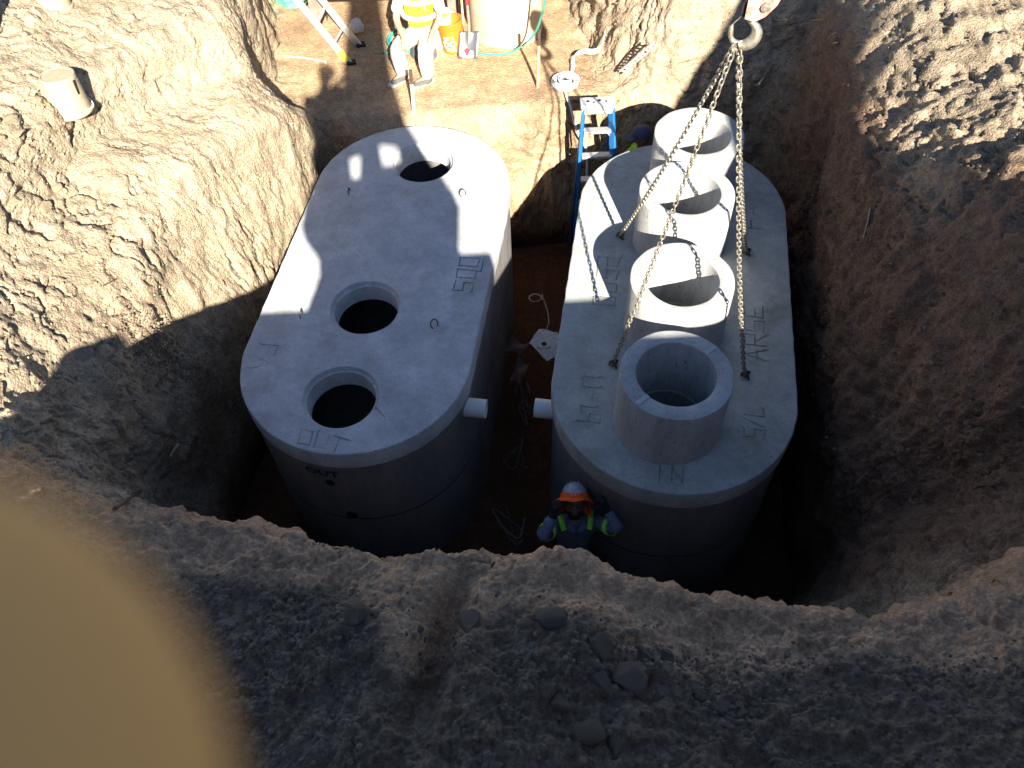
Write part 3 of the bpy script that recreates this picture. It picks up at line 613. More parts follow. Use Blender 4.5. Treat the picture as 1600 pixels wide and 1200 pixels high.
def person(name_label, root_loc, J, look, skinm, shirtm, pantm, shoem, short=False, glove=None, group=None, head=1.0, hand=(.5, .5), hdir=None):
    root = empty('person', root_loc, name_label, 'person', group)
    V = {}; E = []; Rd = {}
    J = {k: Vector(v) for k, v in J.items()}
    def ad(n_, r_, p=None, pos=None): V[n_] = pos or J[n_]; Rd[n_] = r_; (E.append((p, n_)) if p else None)
    ad('pelvis', (.13, .10)); ad('belly', (.125, .09), 'pelvis'); ad('chest', (.14, .10), 'belly'); ad('neckb', .055, 'chest', J['neck']-(J['neck']-J['chest'])*.15); ad('neck', .05, 'neckb'); ad('hd', .055, 'neck', J['head']-Vector((0, 0, .03)))
    for s_ in 'LR':
        ad('sh'+s_, .055, 'chest'); ad('el'+s_, .042, 'sh'+s_); ad('wr'+s_, .027, 'el'+s_)
        ad('hp'+s_, .085, 'pelvis'); ad('kn'+s_, .058, 'hp'+s_); ad('an'+s_, .040, 'kn'+s_)
        fd = (J['kn'+s_]-J['hp'+s_]).copy(); fd.z = 0
        if fd.length < .1: fd = Vector(look).copy(); fd.z = 0
        fd = Vector(J.get('toe'+s_, J['an'+s_]+fd.normalized()*.15)); ad('toe'+s_, (.035, .025), 'an'+s_, fd)
        hv = (J['wr'+s_]-J['el'+s_]).normalized() if not hdir or s_ not in hdir else Vector(hdir[s_][0])
        pn = (Vector((0, 0, -1)) if not hdir or s_ not in hdir else Vector(hdir[s_][1]))
        hand_chain(V, E, Rd, 'wr'+s_, J['wr'+s_], hv, pn, hand[0 if s_ == 'L' else 1], thumb=1 if s_ == 'R' else -1)
    body = skin(V, E, Rd); hb, B = head_mesh(J['head'], look, head); merge(body, hb); place(body, 'body', skinm, root, root_loc)
    # shirt
    V2 = {}; E2 = []; R2 = {}
    def a2(n_, r_, p=None, pos=None): V2[n_] = pos or J[n_]; R2[n_] = r_; (E2.append((p, n_)) if p else None)
    a2('pelvis', (.165, .128)); a2('belly', (.160, .122), 'pelvis'); a2('chest', (.175, .130), 'belly'); a2('neckb', .075, 'chest', J['chest'].lerp(J['neck'], .72)); a2('neck', .062, 'neckb', J['chest'].lerp(J['neck'], .98))
    for s_ in 'LR':
        a2('sh'+s_, .074, 'chest'); a2('em'+s_, .060, 'sh'+s_, J['sh'+s_].lerp(J['el'+s_], .5))
        if not short: a2('el'+s_, .052, 'em'+s_); a2('wr'+s_, .040, 'el'+s_, J['el'+s_].lerp(J['wr'+s_], .9))
        else: a2('el'+s_, .066, 'em'+s_, J['sh'+s_].lerp(J['el'+s_], .85))
    sh = skin(V2, E2, R2); wrinkle(sh, .011, 11, 3); place(sh, 'shirt', shirtm, root, root_loc)
    V3 = {'pelvis': J['pelvis'], 'waist': J['pelvis'].lerp(J['belly'], .4)}; E3 = [('pelvis', 'waist')]; R3 = {'pelvis': (.158, .125), 'waist': (.15, .12)}
    for s_ in 'LR':
        for n_, r_, p in (('hp', .112, 'pelvis'), ('kn', .092, 'hp'), ('an', .080, 'kn')):
            V3[n_+s_] = J[n_+s_]+(Vector((0, 0, -.03)) if n_ == 'an' else Vector((0, 0, 0))); R3[n_+s_] = r_; E3.append(((p+s_) if p != 'pelvis' else p, n_+s_))
    pa = skin(V3, E3, R3); wrinkle(pa, .008, 11, 7); place(pa, 'trousers', pantm, root, root_loc)
    for s_ in 'LR':
        m_ = MB(); an = J['an'+s_]; t_ = V['toe'+s_]; dd = (t_-an); dd.z = 0; dd.normalize(); g = Vector((an.x, an.y, 0))
        z0 = an.z-.075; pts = [an+Vector((0, 0, .03)), an-dd*.01+Vector((0, 0, -.03)), an+dd*.05+Vector((0, 0, -.045)), an+dd*.13+Vector((0, 0, -.05)), an+dd*.20+Vector((0, 0, -.055))]
        sk = skin({str(i): p for i, p in enumerate(pts)}, [(str(i), str(i+1)) for i in range(4)], {'0': .055, '1': .062, '2': (.060, .058), '3': (.058, .045), '4': (.045, .034)})
        so = place(sk, 'shoe', shoem, root, root_loc)
        pr = MB(); sd = dd.cross(Vector((0, 0, 1))); ol = []
        for i in range(24):
            a_ = 2*PI*i/24; ol.append((.08+.165*math.cos(a_), .055*math.sin(a_)*(1+.12*math.cos(a_))))
        pr.prism(ol, z0, z0+.028, lambda a_, b__, h: tuple(Vector((an.x, an.y, h))+dd*a_+sd*b__)); s2 = pr.build('sole', mat('shoe_sole', (.55, .55, .53), .8), so, world=False)
        s2.data.transform(Matrix.Translation(-Vector(root_loc)))
    if glove:
        for s_ in 'LR':
            Vg_ = {}; Eg = []; Rg = {}; Vg_['wr'+s_+'0'] = J['wr'+s_].lerp(J['el'+s_], .22); Rg['wr'+s_+'0'] = .042; Vg_['wr'+s_] = J['wr'+s_]; Rg['wr'+s_] = .036; Eg.append(('wr'+s_+'0', 'wr'+s_))
            hv = (J['wr'+s_]-J['el'+s_]).normalized() if not hdir or s_ not in hdir else Vector(hdir[s_][0]); pn = (Vector((0, 0, -1)) if not hdir or s_ not in hdir else Vector(hdir[s_][1]))
            hand_chain(Vg_, Eg, Rg, 'wr'+s_, J['wr'+s_], hv, pn, hand[0 if s_ == 'L' else 1], thumb=1 if s_ == 'R' else -1)
            Rg = {k: (tuple(x+.004 for x in v) if isinstance(v, tuple) else v+.0035) for k, v in Rg.items()}; place(skin(Vg_, Eg, Rg), 'glove', glove, root, root_loc)
    return root, B, J
SK1 = mat('brown_skin', (.17, .095, .06), .55, var=.08); SK2 = mat('tanned_skin', (.42, .25, .17), .55, var=.08)
BLUESH = mat('grey_blue_cotton', (.155, .18, .26), .9, var=.12, scale=30, bump=.3, bscale=400); KHAKI = mat('pale_khaki', (.62, .57, .47), .9, var=.06, bump=.2, bscale=300)
DENIM = mat('dark_denim', (.04, .05, .09), .9); BOOT = mat('grey_shoe', (.10, .10, .09), .8, bump=.3); BLKG = mat('black_glove', (.018, .018, .02), .7)
LIME = mat('lime_fabric', (.28, .80, .04), .7, var=.05); SILV = mat('reflective_tape', (.72, .74, .76), .35, .3, var=.04); ORNG = mat('orange_fabric', (1.0, .13, .012), .7, var=.06)
# --- worker in the pit looking up
L1 = (.46, 3.22, -2.1); lk = Vector((-.05, -.66, .76))
J1 = dict(pelvis=(.47, 3.22, -1.13), belly=(.47, 3.21, -.95), chest=(.47, 3.20, -.75), neck=(.465, 3.22, -.58), head=(.46, 3.24, -.425),
 shL=(.29, 3.19, -.66), elL=(.185, 3.00, -.50), wrL=(.285, 3.14, -.40), shR=(.65, 3.19, -.66), elR=(.80, 3.02, -.47), wrR=(.70, 3.16, -.37),
 hpL=(.38, 3.22, -1.18), knL=(.37, 3.16, -1.62), anL=(.36, 3.2, -2.02), hpR=(.56, 3.22, -1.18), knR=(.57, 3.16, -1.62), anR=(.58, 3.2, -2.02))
w1, B1, J1 = person('worker in grey-blue shirt and orange-brimmed hard hat looking up from beside the right tank', L1, J1, lk, SK1, BLUESH, DENIM, BOOT, glove=BLKG,
    hand=(.75, .9), hdir={'L': ((.2, .35, .9), (.6, .5, 0)), 'R': ((-.25, .3, .85), (-.6, .4, 0))})
HTILT = Matrix.Translation((0, -.012, .004)) @ Matrix.Rotation(math.radians(13), 4, 'X')
def onhead(m_, name, m, root, loc, B):
    if name.startswith('hat_'): B = B @ HTILT
    m_.xform(B); return m_.build(name, m, root, world=True)
HATP = bpy.data.materials.new('hard_hat_print'); HATP.use_nodes = True; t_ = HATP.node_tree; b__ = t_.nodes['Principled BSDF']; b__.inputs['Roughness'].default_value = .35
vo = t_.nodes.new('ShaderNodeTexVoronoi'); vo.inputs['Scale'].default_value = 95; rp = t_.nodes.new('ShaderNodeValToRGB'); rp.color_ramp.interpolation = 'CONSTANT'
rp.color_ramp.elements[0].color = (.10, .13, .17, 1); rp.color_ramp.elements[1].position = .33; rp.color_ramp.elements[1].color = (.42, .45, .50, 1); tcn = t_.nodes.new('ShaderNodeTexCoord')
t_.links.new(tcn.outputs['Object'], vo.inputs[0]); t_.links.new(vo.outputs['Distance'], rp.inputs[0]); t_.links.new(rp.outputs[0], b__.inputs['Base Color'])
m_ = MB(); m_.lathe([(.112, .030), (.112, .06), (.106, .10), (.088, .137), (.058, .160), (.028, .170), (.0005, .172)], 40); m_.v = [(x*.93, y*1.1, z) for x, y, z in m_.v]
for dx in (-.028, 0, .028): m_.tube([(dx, .11*math.cos(a_)*1.08, .03+.143*math.sin(a_)) for a_ in [PI*i/14 for i in range(1, 14)]], .007, 6)
onhead(m_, 'hat_shell', HATP, w1, L1, B1)
m_ = MB(); n_ = 64; vs = []; fs = []
for j, (r_, z) in enumerate(((.113, .082), (.119, .045), (.138, .034), (.163, .022), (.162, .019), (.137, .030), (.107, .030))):
    for k in range(n_):
        a_ = 2*PI*k/n_; wv = (.012*math.sin(3*a_+.6)+.006*math.sin(7*a_))*(r_-.1)/.08; vs.append((r_*math.cos(a_)*1.0, r_*math.sin(a_)*1.06, z+wv-.018*abs(math.cos(a_))**2*(r_-.1)/.08))
for j in range(6):
    for k in range(n_): fs.append((j*n_+k, j*n_+(k+1) % n_, (j+1)*n_+(k+1) % n_, (j+1)*n_+k))
m_.add(vs, fs, True); onhead(m_, 'hat_brim', ORNG, w1, L1, B1)
m_ = MB(); vs = []; fs = []; n_ = 40
for j in range(7):
    for k in range(n_+1):
        a_ = math.radians(-22)-math.radians(136)*k/n_+0; a_ = math.radians(0)-math.radians(180)*k/n_; fl_ = j/6; r_ = .112+.035*fl_+.012*math.sin(a_*9)*fl_
        vs.append((r_*math.cos(a_), r_*math.sin(a_), .035-.14*fl_))
for j in range(6):
    for k in range(n_): fs.append((j*(n_+1)+k, j*(n_+1)+k+1, (j+1)*(n_+1)+k+1, (j+1)*(n_+1)+k))
m_.add(vs, fs, True); o = onhead(m_, 'neck_shade', ORNG, w1, L1, B1); so = o.modifiers.new('s', 'SOLIDIFY'); so.thickness = .003
GLS = mat('dark_lens', (.01, .01, .012), .06, spec=.8)
m_ = MB(); 
for s_ in (-1, 1):
    vs = []
    for k in range(16): a_ = 2*PI*k/16; x = .032*math.cos(a_); z = .021*math.sin(a_)*(1-.1*math.cos(a_)*s_); X = s_*.035+x; vs.append((X, .102-.55*X*X*6, z+.008))
    m_.add(vs, [tuple(range(16))]); m_.add([(v[0]*1.0, v[1]-.006, v[2]) for v in vs], [tuple(range(16))]); m_.add(vs+[(v[0], v[1]-.006, v[2]) for v in vs], [(i, (i+1) % 16, 16+(i+1) % 16, 16+i) for i in range(16)])
    m_.tube([(s_*.064, .085, .016), (s_*.078, .05, .014), (s_*.083, -.01, .01)], .003, 6)
m_.tube([(-.01, .106, .012), (0, .108, .014), (.01, .106, .012)], .003, 6); onhead(m_, 'sunglasses', GLS, w1, L1, B1)
bm = bmesh.new(); bmesh.ops.create_icosphere(bm, subdivisions=4, radius=1)
for v in list(bm.verts):
    x, y, z = v.co
    if not (y > -.1 and z < -.38 and not (abs(x) < .36 and -.60 < z < -.46 and y > 0)) and not (y > 0 and abs(x) < .45 and -.43 < z < -.33): bm.verts.remove(v)
for v in bm.verts:
    x, y, z = v.co; sx = .076*(1-.22*max(0, -z)**1.5); sy = .096*(1-.10*max(0, -z)); q = Vector((x*sx, y*sy+.010*math.exp(-(x/.35)**2-((z+.85)/.16)**2), z*.118))*1.07+Vector((random.uniform(-1, 1), random.uniform(-1, 1), random.uniform(-1, 1)))*.0015; v.co = q
m_ = MB(); m_.bm(bm, True); onhead(m_, 'beard', mat('black_hair', (.02, .015, .012), .9), w1, L1, B1)
# lime and silver bands
def band(p, q, t0, t1, r, name, m, root):
    m_ = MB(); p = Vector(p); q = Vector(q); m_.tube([p.lerp(q, t0), p.lerp(q, (t0+t1)/2), p.lerp(q, t1)], [r, r*1.02, r], 20, cap=False); o = m_.build(name, m, root, world=True); s_ = o.modifiers.new('s', 'SOLIDIFY'); s_.thickness = .004; s_.offset = 0; return o
for s_ in 'LR':
    band(J1['sh'+s_], J1['el'+s_], .45, .72, .070, 'arm_band', LIME, w1); band(J1['sh'+s_], J1['el'+s_], .55, .62, .073, 'reflective_strip', SILV, w1)
    sx = -1 if s_ == 'L' else 1; sp = [Vector((.47+sx*.125, 3.25, -.565)), Vector((.47+sx*.12, 3.18, -.552)), Vector((.47+sx*.112, 3.13, -.575)), Vector((.47+sx*.10, 3.10, -.60))]
    m_ = MB(); m_.tube(sp, .022, 8, flat=.35); m_.build('shoulder_stripe', LIME, w1, world=True)
# collar, placket, pocket
m_ = MB()
for sx in (-1, 1): m_.add([(.47, 3.095, -.64), (.47+sx*.055, 3.09, -.615), (.47+sx*.085, 3.12, -.56), (.47+sx*.05, 3.13, -.555), (.47+sx*.012, 3.105, -.60)], [(0, 1, 2, 3, 4)])
o = m_.build('collar', BLUESH, w1, world=True); s_ = o.modifiers.new('s', 'SOLIDIFY'); s_.thickness = .008
# --- seated worker on the bench
L2 = (-.86, 9.0, 0); VEST = mat('yellow_vest', (.60, .68, .03), .75, var=.06); WSH = mat('white_cotton', (.74, .73, .72), .9, var=.04)
J2 = dict(pelvis=(-.86, 9.020, 0.360), belly=(-.855, 9.000, 0.550), chest=(-.84, 8.960, 0.770), neck=(-.83, 8.950, 0.990), head=(-.82, 8.910, 1.150),
 shL=(-1.03, 8.950, 0.890), elL=(-1.10, 8.780, 0.650), wrL=(-1.02, 8.560, 0.550), shR=(-.64, 8.950, 0.890), elR=(-.61, 8.810, 0.630), wrR=(-.74, 8.600, 0.490),
 hpL=(-.97, 8.960, 0.350), knL=(-1.12, 8.580, 0.400), anL=(-1.08, 8.62, .085), hpR=(-.76, 8.940, 0.350), knR=(-.80, 8.520, 0.390), anR=(-.80, 8.52, .085), toeL=(-1.2, 8.50, .04), toeR=(-.95, 8.44, .04))
w2, B2, J2 = person('man in yellow safety vest and pale khaki trousers sitting on the bench', L2, J2, (-.1, -.8, -.3), SK2, WSH, KHAKI, BOOT, short=True, hand=(.6, .8), hdir={'R': ((-.1, -.5, -.8), (-.3, -.8, .2)), 'L': ((.1, -.9, -.5), (0, 0, -1))})
V2 = {'a': J2['pelvis']+Vector((0, 0, .05)), 'b': J2['belly'], 'c': J2['chest'], 'd': J2['chest'].lerp(J2['neck'], .6), 'l': J2['shL']+Vector((.03, 0, 0)), 'r': J2['shR']-Vector((.03, 0, 0))}
me_ = skin(V2, [('a', 'b'), ('b', 'c'), ('c', 'd'), ('c', 'l'), ('c', 'r')], {'a': (.182, .145), 'b': (.176, .138), 'c': (.188, .145), 'd': .088, 'l': .092, 'r': .092}); wrinkle(me_, .006, 10, 9); place(me_, 'safety_vest', VEST, w2, L2)
for z, y in ((.59, 8.995), (.79, 8.96)):
    m_ = MB(); m_.tube([(-.85+(.192)*math.cos(t), y+.148*math.sin(t), z) for t in [2*PI*i/32 for i in range(32)]], .028, 8, closed=True, flat=1.0); m_.v = [((x-(-.85))*1.0-.85, (y_-y)*1.0+y, (z_-z)*1.0+z) for x, y_, z_ in m_.v]; m_.build('reflective_band', SILV, w2, world=True)
CAPG = mat('grey_cap', (.16, .17, .20), .85)
m_ = MB(); m_.lathe([(.098, .02), (.100, .05), (.085, .095), (.05, .12), (.0005, .128)], 28); m_.prism([(-.07, .07), (-.06, .16), (0, .185), (.06, .16), (.07, .07)], .024, .032); onhead(m_, 'cap', CAPG, w2, L2, B2)
# --- man with cap in the gap behind the right tank
L3 = (1.62, 7.66, -1.98); LSH = mat('lime_shirt', (.35, .72, .06), .85, var=.08)
J3 = dict(pelvis=(1.620, 7.70, -1.040), belly=(1.610, 7.70, -0.840), chest=(1.580, 7.69, -0.600), neck=(1.570, 7.68, -0.400), head=(1.560, 7.67, -0.220),
 shL=(1.560, 7.50, -0.470), elL=(1.420, 7.46, -0.620), wrL=(1.220, 7.54, -0.460), shR=(1.560, 7.86, -0.470), elR=(1.410, 7.85, -0.680), wrR=(1.210, 7.75, -0.560),
 hpL=(1.620, 7.61, -1.080), knL=(1.580, 7.61, -1.520), anL=(1.600, 7.6, -1.910), hpR=(1.620, 7.79, -1.080), knR=(1.580, 7.79, -1.520), anR=(1.600, 7.8, -1.910))
w3, B3, J3 = person('man in dark cap and lime shirt standing in the gap beside the blue stepladder', L3, J3, (-1, -.12, -.18), SK1, LSH, DENIM, BOOT, short=True, hand=(.8, .8))
m_ = MB(); m_.lathe([(.098, .015), (.101, .05), (.088, .095), (.05, .122), (.0005, .130)], 28); m_.v = [(x*.9, y*1.08, z) for x, y, z in m_.v]; m_.prism([(-.065, .075), (-.058, .165), (0, .19), (.058, .165), (.065, .075)], .02, .028); onhead(m_, 'cap', mat('navy_cap', (.06, .07, .11), .85), w3, L3, B3)
# --- the photographer, standing on the crane truck
L4 = (-.40, -.28, 3.86)
J4 = dict(pelvis=(-.40, -.28, 4.80), belly=(-.39, -.27, 4.98), chest=(-.37, -.25, 5.22), neck=(-.33, -.23, 5.42), head=(-.265, -.21, 5.58),
 shL=(-.52, -.24, 5.34), elL=(-.40, -.06, 5.12), wrL=(-.145, -.085, 5.46), shR=(-.18, -.24, 5.33), elR=(-.06, -.24, 5.18), wrR=(.12, -.17, 5.40),
 hpL=(-.49, -.28, 4.76), knL=(-.5, -.26, 4.33), anL=(-.5, -.3, 3.945), hpR=(-.31, -.28, 4.76), knR=(-.30, -.26, 4.33), anR=(-.29, -.3, 3.945))
TANG = mat('tan_fingertip', (.47, .27, .10), .8, var=.04)
w4, B4, J4 = person('photographer on the truck whose blurred tan fingertip covers the lower left corner', L4, J4, (.3, .6, -.5), SK2, BLUESH, DENIM, BOOT, hand=(.1, .6), head=.95,
    hdir={'L': ((.75, .25, .45), (0, .5, -.8)), 'R': ((-.1, .45, .8), (-.9, .1, .2))})
m_ = MB(); m_.lathe([(.115, .025), (.112, .07), (.095, .12), (.05, .15), (.0005, .155)], 30); onhead(m_, 'cap', CAPG, w4, L4, B4)
def cw(x, y, z): return cam.matrix_world @ Vector((x, y, -z))
m_ = MB(); tip0 = cw(-.0150, -.0103, .0155); a1 = cw(-.0235, -.0190, .0110); a2_ = cw(-.036, -.030, .003); dr = (tip0-a1).normalized(); pts = []; rad = []
for k in range(9): a_ = PI/2*(k/8); pts.append(tip0+dr*.0095*math.cos(a_)); rad.append(max(.0003, .0095*math.sin(a_)))
pts += [a1, a2_, J4['wrL']+Vector((.08, .02, .045)), J4['wrL']+Vector((.05, .01, .02))]; rad += [.0100, .0104, .0110, .014]
m_.tube(pts, rad, 28); m_.build('finger', TANG, w4, world=True)

# ------------------------------------------------------------------ ladders
BLU = mat('blue_fibreglass', (.02, .13, .36), .45, var=.08); ALU = mat('aluminium', (.62, .62, .62), .38, .6, var=.1, scale=30); CAPW = mat('grey_plastic', (.45, .46, .47), .6, var=.12)
lad = empty('step_ladder', (1.06, 7.5, -2.08), 'blue fibreglass stepladder standing in the gap between tanks and bench wall', 'ladder')
T = Vector((1.03, 7.60, .28)); Bf = Vector((1.10, 7.30, -2.08)); Bb = Vector((1.06, 7.98, -2.08))
def rail(p, q, w_, d_, name, m, root):
    R = (q-p).to_track_quat('Z', 'Y').to_matrix().to_4x4(); b = MB(); b.box((0, 0, 0), (w_, d_, (q-p).length), None, .003); b.xform(Matrix.Translation((p+q)/2) @ R); return b.build(name, m, root, world=True)
for s_ in (-1, 1):
    rail(T+Vector((s_*.145, -.03, -.03)), Bf+Vector((s_*.29, 0, 0)), .032, .075, 'front_rail', BLU, lad); rail(T+Vector((s_*.135, .05, -.03)), Bb+Vector((s_*.23, 0, 0)), .025, .045, 'rear_rail', BLU, lad)
for k in range(7):
    t_ = (k+1)*.3/2.36; c = T.lerp(Bf, t_)+Vector((0, -.03*(1-t_), 0)); hw_ = .145+.145*t_-.016
    m_ = MB(); m_.box((c.x, c.y, c.z), (2*hw_, .085, .028), None, .003); m_.build('step', ALU, lad, world=True)
    m_ = MB(); m_.tube([(c.x-hw_+.01, c.y-.0, c.z-.07), (c.x-hw_+.05, c.y, c.z-.02), (c.x+hw_-.05, c.y, c.z-.02), (c.x+hw_-.01, c.y, c.z-.07)], .006, 6); m_.build('step_brace', ALU, lad, world=True)
m_ = MB(); m_.box((T.x, T.y, T.z), (.36, .15, .045), None, .008); o = m_.build('top_cap', CAPW, lad, world=True)
m_ = MB(); m_.box((T.x, T.y-.065, T.z-.055), (.33, .006, .07), None, .002); m_.build('front_plate', CAPW, lad, world=True)
m_ = MB(); m_.box((T.x, T.y-.0695, T.z-.052), (.2, .002, .035)); m_.build('label', mat('label_white', (.8, .8, .8), .5, var=.3, scale=120), lad, world=True)
for k, (dx, dy, r_) in enumerate(((-.1, .0, .018), (-.04, -.02, .012), (.02, .01, .02), (.09, -.01, .014))):
    m_ = MB(); m_.tube([(T.x+dx, T.y+dy, T.z+.021), (T.x+dx, T.y+dy, T.z+.025)], r_, 12); m_.build('tool_recess', DARK, lad, world=True)
# aluminium ladder leaning to the left of the bench
al = empty('extension_ladder', (-1.72, 9.2, 0), 'aluminium ladder with yellow foot label leaning at the left end of the bench', 'ladder')
f1 = Vector((-1.745, 8.99, .0)); f2 = Vector((-1.66, 9.36, 0)); up = Vector((-1.74, 7.95, 1.33))-f1; up = Vector((-.10, -1.04, 1.33)); 
# both rails lean the same way; the head of the ladder is out of the picture
up = Vector((-1.02, .25, 1.62)).normalized()
for f_, nm in ((f1, 1), (f2, 2)):
    rail(f_, f_+up*3.0, .028, .085, 'rail', ALU, al)
lat = (f2-f1)
for k in range(9):
    p = f1+up*(.28+.30*k); m_ = MB(); m_.tube([p, p+lat], .017, 10, flat=.8); m_.build('rung', ALU, al, world=True)
YL = mat('yellow_label', (.75, .72, .10), .6)
m_ = MB(); R = up.to_track_quat('Z', 'Y').to_matrix().to_4x4(); m_.box((0, 0, 0), (.031, .087, .13), None, .001); m_.xform(Matrix.Translation(f1+up*.12) @ R); m_.build('foot_label', YL, al, world=True)
for f_ in (f1, f2):
    m_ = MB(); m_.box((f_.x+.02, f_.y, .02), (.11, .09, .03), Matrix.Rotation(.2, 3, 'Z'), .006); m_.build('foot', BLACK, al, world=True)
# ------------------------------------------------------------------ buckets
def bucket_mb(r0=.130, r1=.150, h=.37, th=.003):
    m_ = MB(); pr = [(.0005, .0), (r0-.006, .0), (r0, .006)]
    H_ = [(.0, 0), (.60, 0), (.605, .006), (.615, .006), (.62, 0), (.76, 0), (.765, .009), (.785, .009), (.79, 0), (.87, 0), (.875, .008), (.885, .008), (.89, 0), (.975, 0), (.98, .008), (1, .008), (1, -.002)]
    for f_, e in H_[1:]: pr.append((r0+(r1-r0)*f_+e, h*f_))
    pr += [(r1-.004, h-.004), (r0-.003, .008), (.0005, .008)]
    return m_.lathe(pr, 48)
def wrap_text(s, size, z, r, ang0, lift=.0008, sx=1.0):
    m_ = text_mesh(s, size, .0004)
    for v in m_.vertices:
        a_ = ang0+v.co.x*sx/r; R_ = (r(z+v.co.y) if callable(r) else r)+lift+max(0, v.co.z); v.co = (R_*math.cos(a_), R_*math.sin(a_), z+v.co.y)
    return m_
def curved_text(s, size, z, rf, ang0, root, m, sx=1.0):
    m_ = text_mesh(s, size, .0004); bm = bmesh.new(); bm.from_mesh(m_)
    for v in bm.verts:
        zz = z+v.co.y; R_ = rf(zz)+.0012+max(0, v.co.z); a_ = ang0+v.co.x*sx/rf(z); v.co = (R_*math.cos(a_), R_*math.sin(a_), zz)
    bm.to_mesh(m_); bm.free(); m_.materials.append(m); return linkmesh('lettering', m_, root)
OB = mat('orange_plastic', (.90, .17, .02), .42, var=.05); WB = mat('white_plastic', (.78, .78, .76), .45, var=.04); TB = mat('sun_bleached_plastic', (.40, .33, .225), .6, var=.10, scale=18); WT = mat('white_print', (.82, .82, .82), .5, var=.02)
ob = empty('bucket', (-.51, 9.20, 0), 'orange bucket with white slogan beside the shovel on the bench', 'bucket', None, 0)
ob.rotation_euler = (math.radians(-4), math.radians(-6), 0)
bucket_mb().build('pail', OB, ob)
rf = lambda z: .130+.020*z/.37
AA = math.radians(-96)
curved_text("LET'S", .058, .185, rf, AA-.10, ob, WT, .95); curved_text('DO', .100, .098, rf, AA-.10, ob, WT, 1.0); curved_text('THIS.', .058, .042, rf, AA-.06, ob, WT, 1.0)
m_ = MB(); m_.tube([(.155*math.cos(t), .02+.06*math.sin(t)*1.5-.03, .33+.09*math.sin(t)) for t in [PI*i/16 for i in range(17)]], .003, 6); m_.build('handle', STEEL, ob)
m_ = MB(); m_.tube([(-.05, .075, .418), (.05, .075, .418)], .011, 10); m_.build('grip', WB, ob)
wb = empty('bucket', (-.68, 9.33, 0), 'white bucket between the seated man and the orange bucket', 'bucket'); bucket_mb(.125, .15, .39).build('pail', WB, wb)
m_ = MB(); m_.tube([(.158*math.cos(t), -.155*math.sin(t), .36-.10*math.sin(t)) for t in [PI*i/16 for i in range(17)]], .003, 6); m_.build('handle', STEEL, wb)
sb = empty('bucket', (-.87, 9.10, 0), 'upturned white bucket that the man in the yellow vest sits on', 'bucket'); b = bucket_mb(.125, .15, .26); b.xform(Matrix.Translation((0, 0, .26)) @ Matrix.Rotation(PI, 4, 'X')); b.build('pail', mat('grey_plastic_pail', (.12, .13, .15), .5), sb)
def upturned(x, y, z, lab, tilt, sc_=1, part=True):
    r_ = empty('bucket', (x, y, z), lab, 'bucket', None, random.uniform(0, 6)); r_.rotation_euler = tilt
    m_ = MB(); h = .29*sc_; a_, c = .122*sc_, .144*sc_
    m_.lathe([(.0005, h-.006), (a_-.016, h-.006), (a_-.014, h), (a_-.003, h), (a_, h-.004), (a_+.001, h-.055), (a_+.004, h-.058), (c-.002, .03), (c+.010, .024), (c+.012, .010), (c+.004, .0), (c-.003, .0)], 56)
    m_.build('pail', TB, r_)
    m_ = MB(); m_.tube([((c+.016)*math.cos(t), (c+.016)*math.sin(t), .018+.03*math.sin(t*2)**2) for t in [-.9+2.2*i/16 for i in range(17)]], .0045, 6); m_.build('handle', WB, r_)
    m_ = MB(); m_.box((a_*.88, -a_*.62, h-.09), (.004, .02, .12), Matrix.Rotation(-.6, 3, 'Z')); m_.build('crack', DARK, r_) if part else None
    return r_
#GROUNDED
def gz(x, y): return surf(x, y)
upturned(-3.60, 6.18, gz(-3.60, 6.18)-.03, 'upturned sun-bleached bucket with a crack, standing whole on the left bank', (math.radians(-5), math.radians(3), .3), 1.13)
upturned(-4.32, 6.72, gz(-4.32, 6.72)-.02, 'upturned pale bucket cut off by the left edge of the picture', (math.radians(-4), math.radians(14), 1.2), 1.1)
upturned(-3.95, 7.35, gz(-3.95, 7.35)-.05, 'white upturned bucket cut off by the top edge, above the left bank', (math.radians(4), 0, 2.2), 1.0).children[0].data.materials[0] = WB

# ------------------------------------------------------------------ things on the bench
sv = empty('shovel', (-.33, 9.02, 0), 'square shovel with red handle leaning beside the orange bucket', 'shovel')
bl = MB(); n1, n2 = 9, 11; vs = []; A0 = Vector((-.35, 8.97, .012))
ex = Vector((.97, -.16, .05)).normalized(); ey = Vector((.12, .45, .80)).normalized()
for j in range(n2+1):
    for i in range(n1+1):
        u = i/n1-.5; v = j/n2; dz = -.02*(4*u*u)*(1 if v > .1 else .6)-.018*math.exp(-(u/.12)**2)*sst(.35, 1, np.array(v)); q = A0+ex*u*.235+ey*v*.30; nrm = ex.cross(ey).normalized(); vs.append(q-nrm*float(-dz)*1.0*(-1))
fs = [(j*(n1+1)+i, j*(n1+1)+i+1, (j+1)*(n1+1)+i+1, (j+1)*(n1+1)+i) for j in range(n2) for i in range(n1)]
bl.add(vs, fs, True); o = bl.build('blade', mat('shovel_steel', (.20, .20, .21), .32, .7, var=.06), sv, world=True); s_ = o.modifiers.new('s', 'SOLIDIFY'); s_.thickness = .004
hb_ = A0+ey*.27; hd_ = Vector((-.04, .20, 1.0)).normalized()
m_ = MB(); m_.tube([hb_-ey*.1+Vector((0, -.012, 0)), hb_, hb_+ey*.06+hd_*.06, hb_+ey*.06+hd_*.28], [.010, .017, .018, .017], 10); m_.build('socket', STEEL, sv, world=True)
m_ = MB(); m_.tube([hb_+ey*.06+hd_*.26, hb_+ey*.06+hd_*1.15], .0185, 12); m_.build('handle', mat('red_handle', (.55, .03, .04), .45), sv, world=True)
nrm = ex.cross(ey).normalized(); nrm = nrm if nrm.y < 0 else -nrm
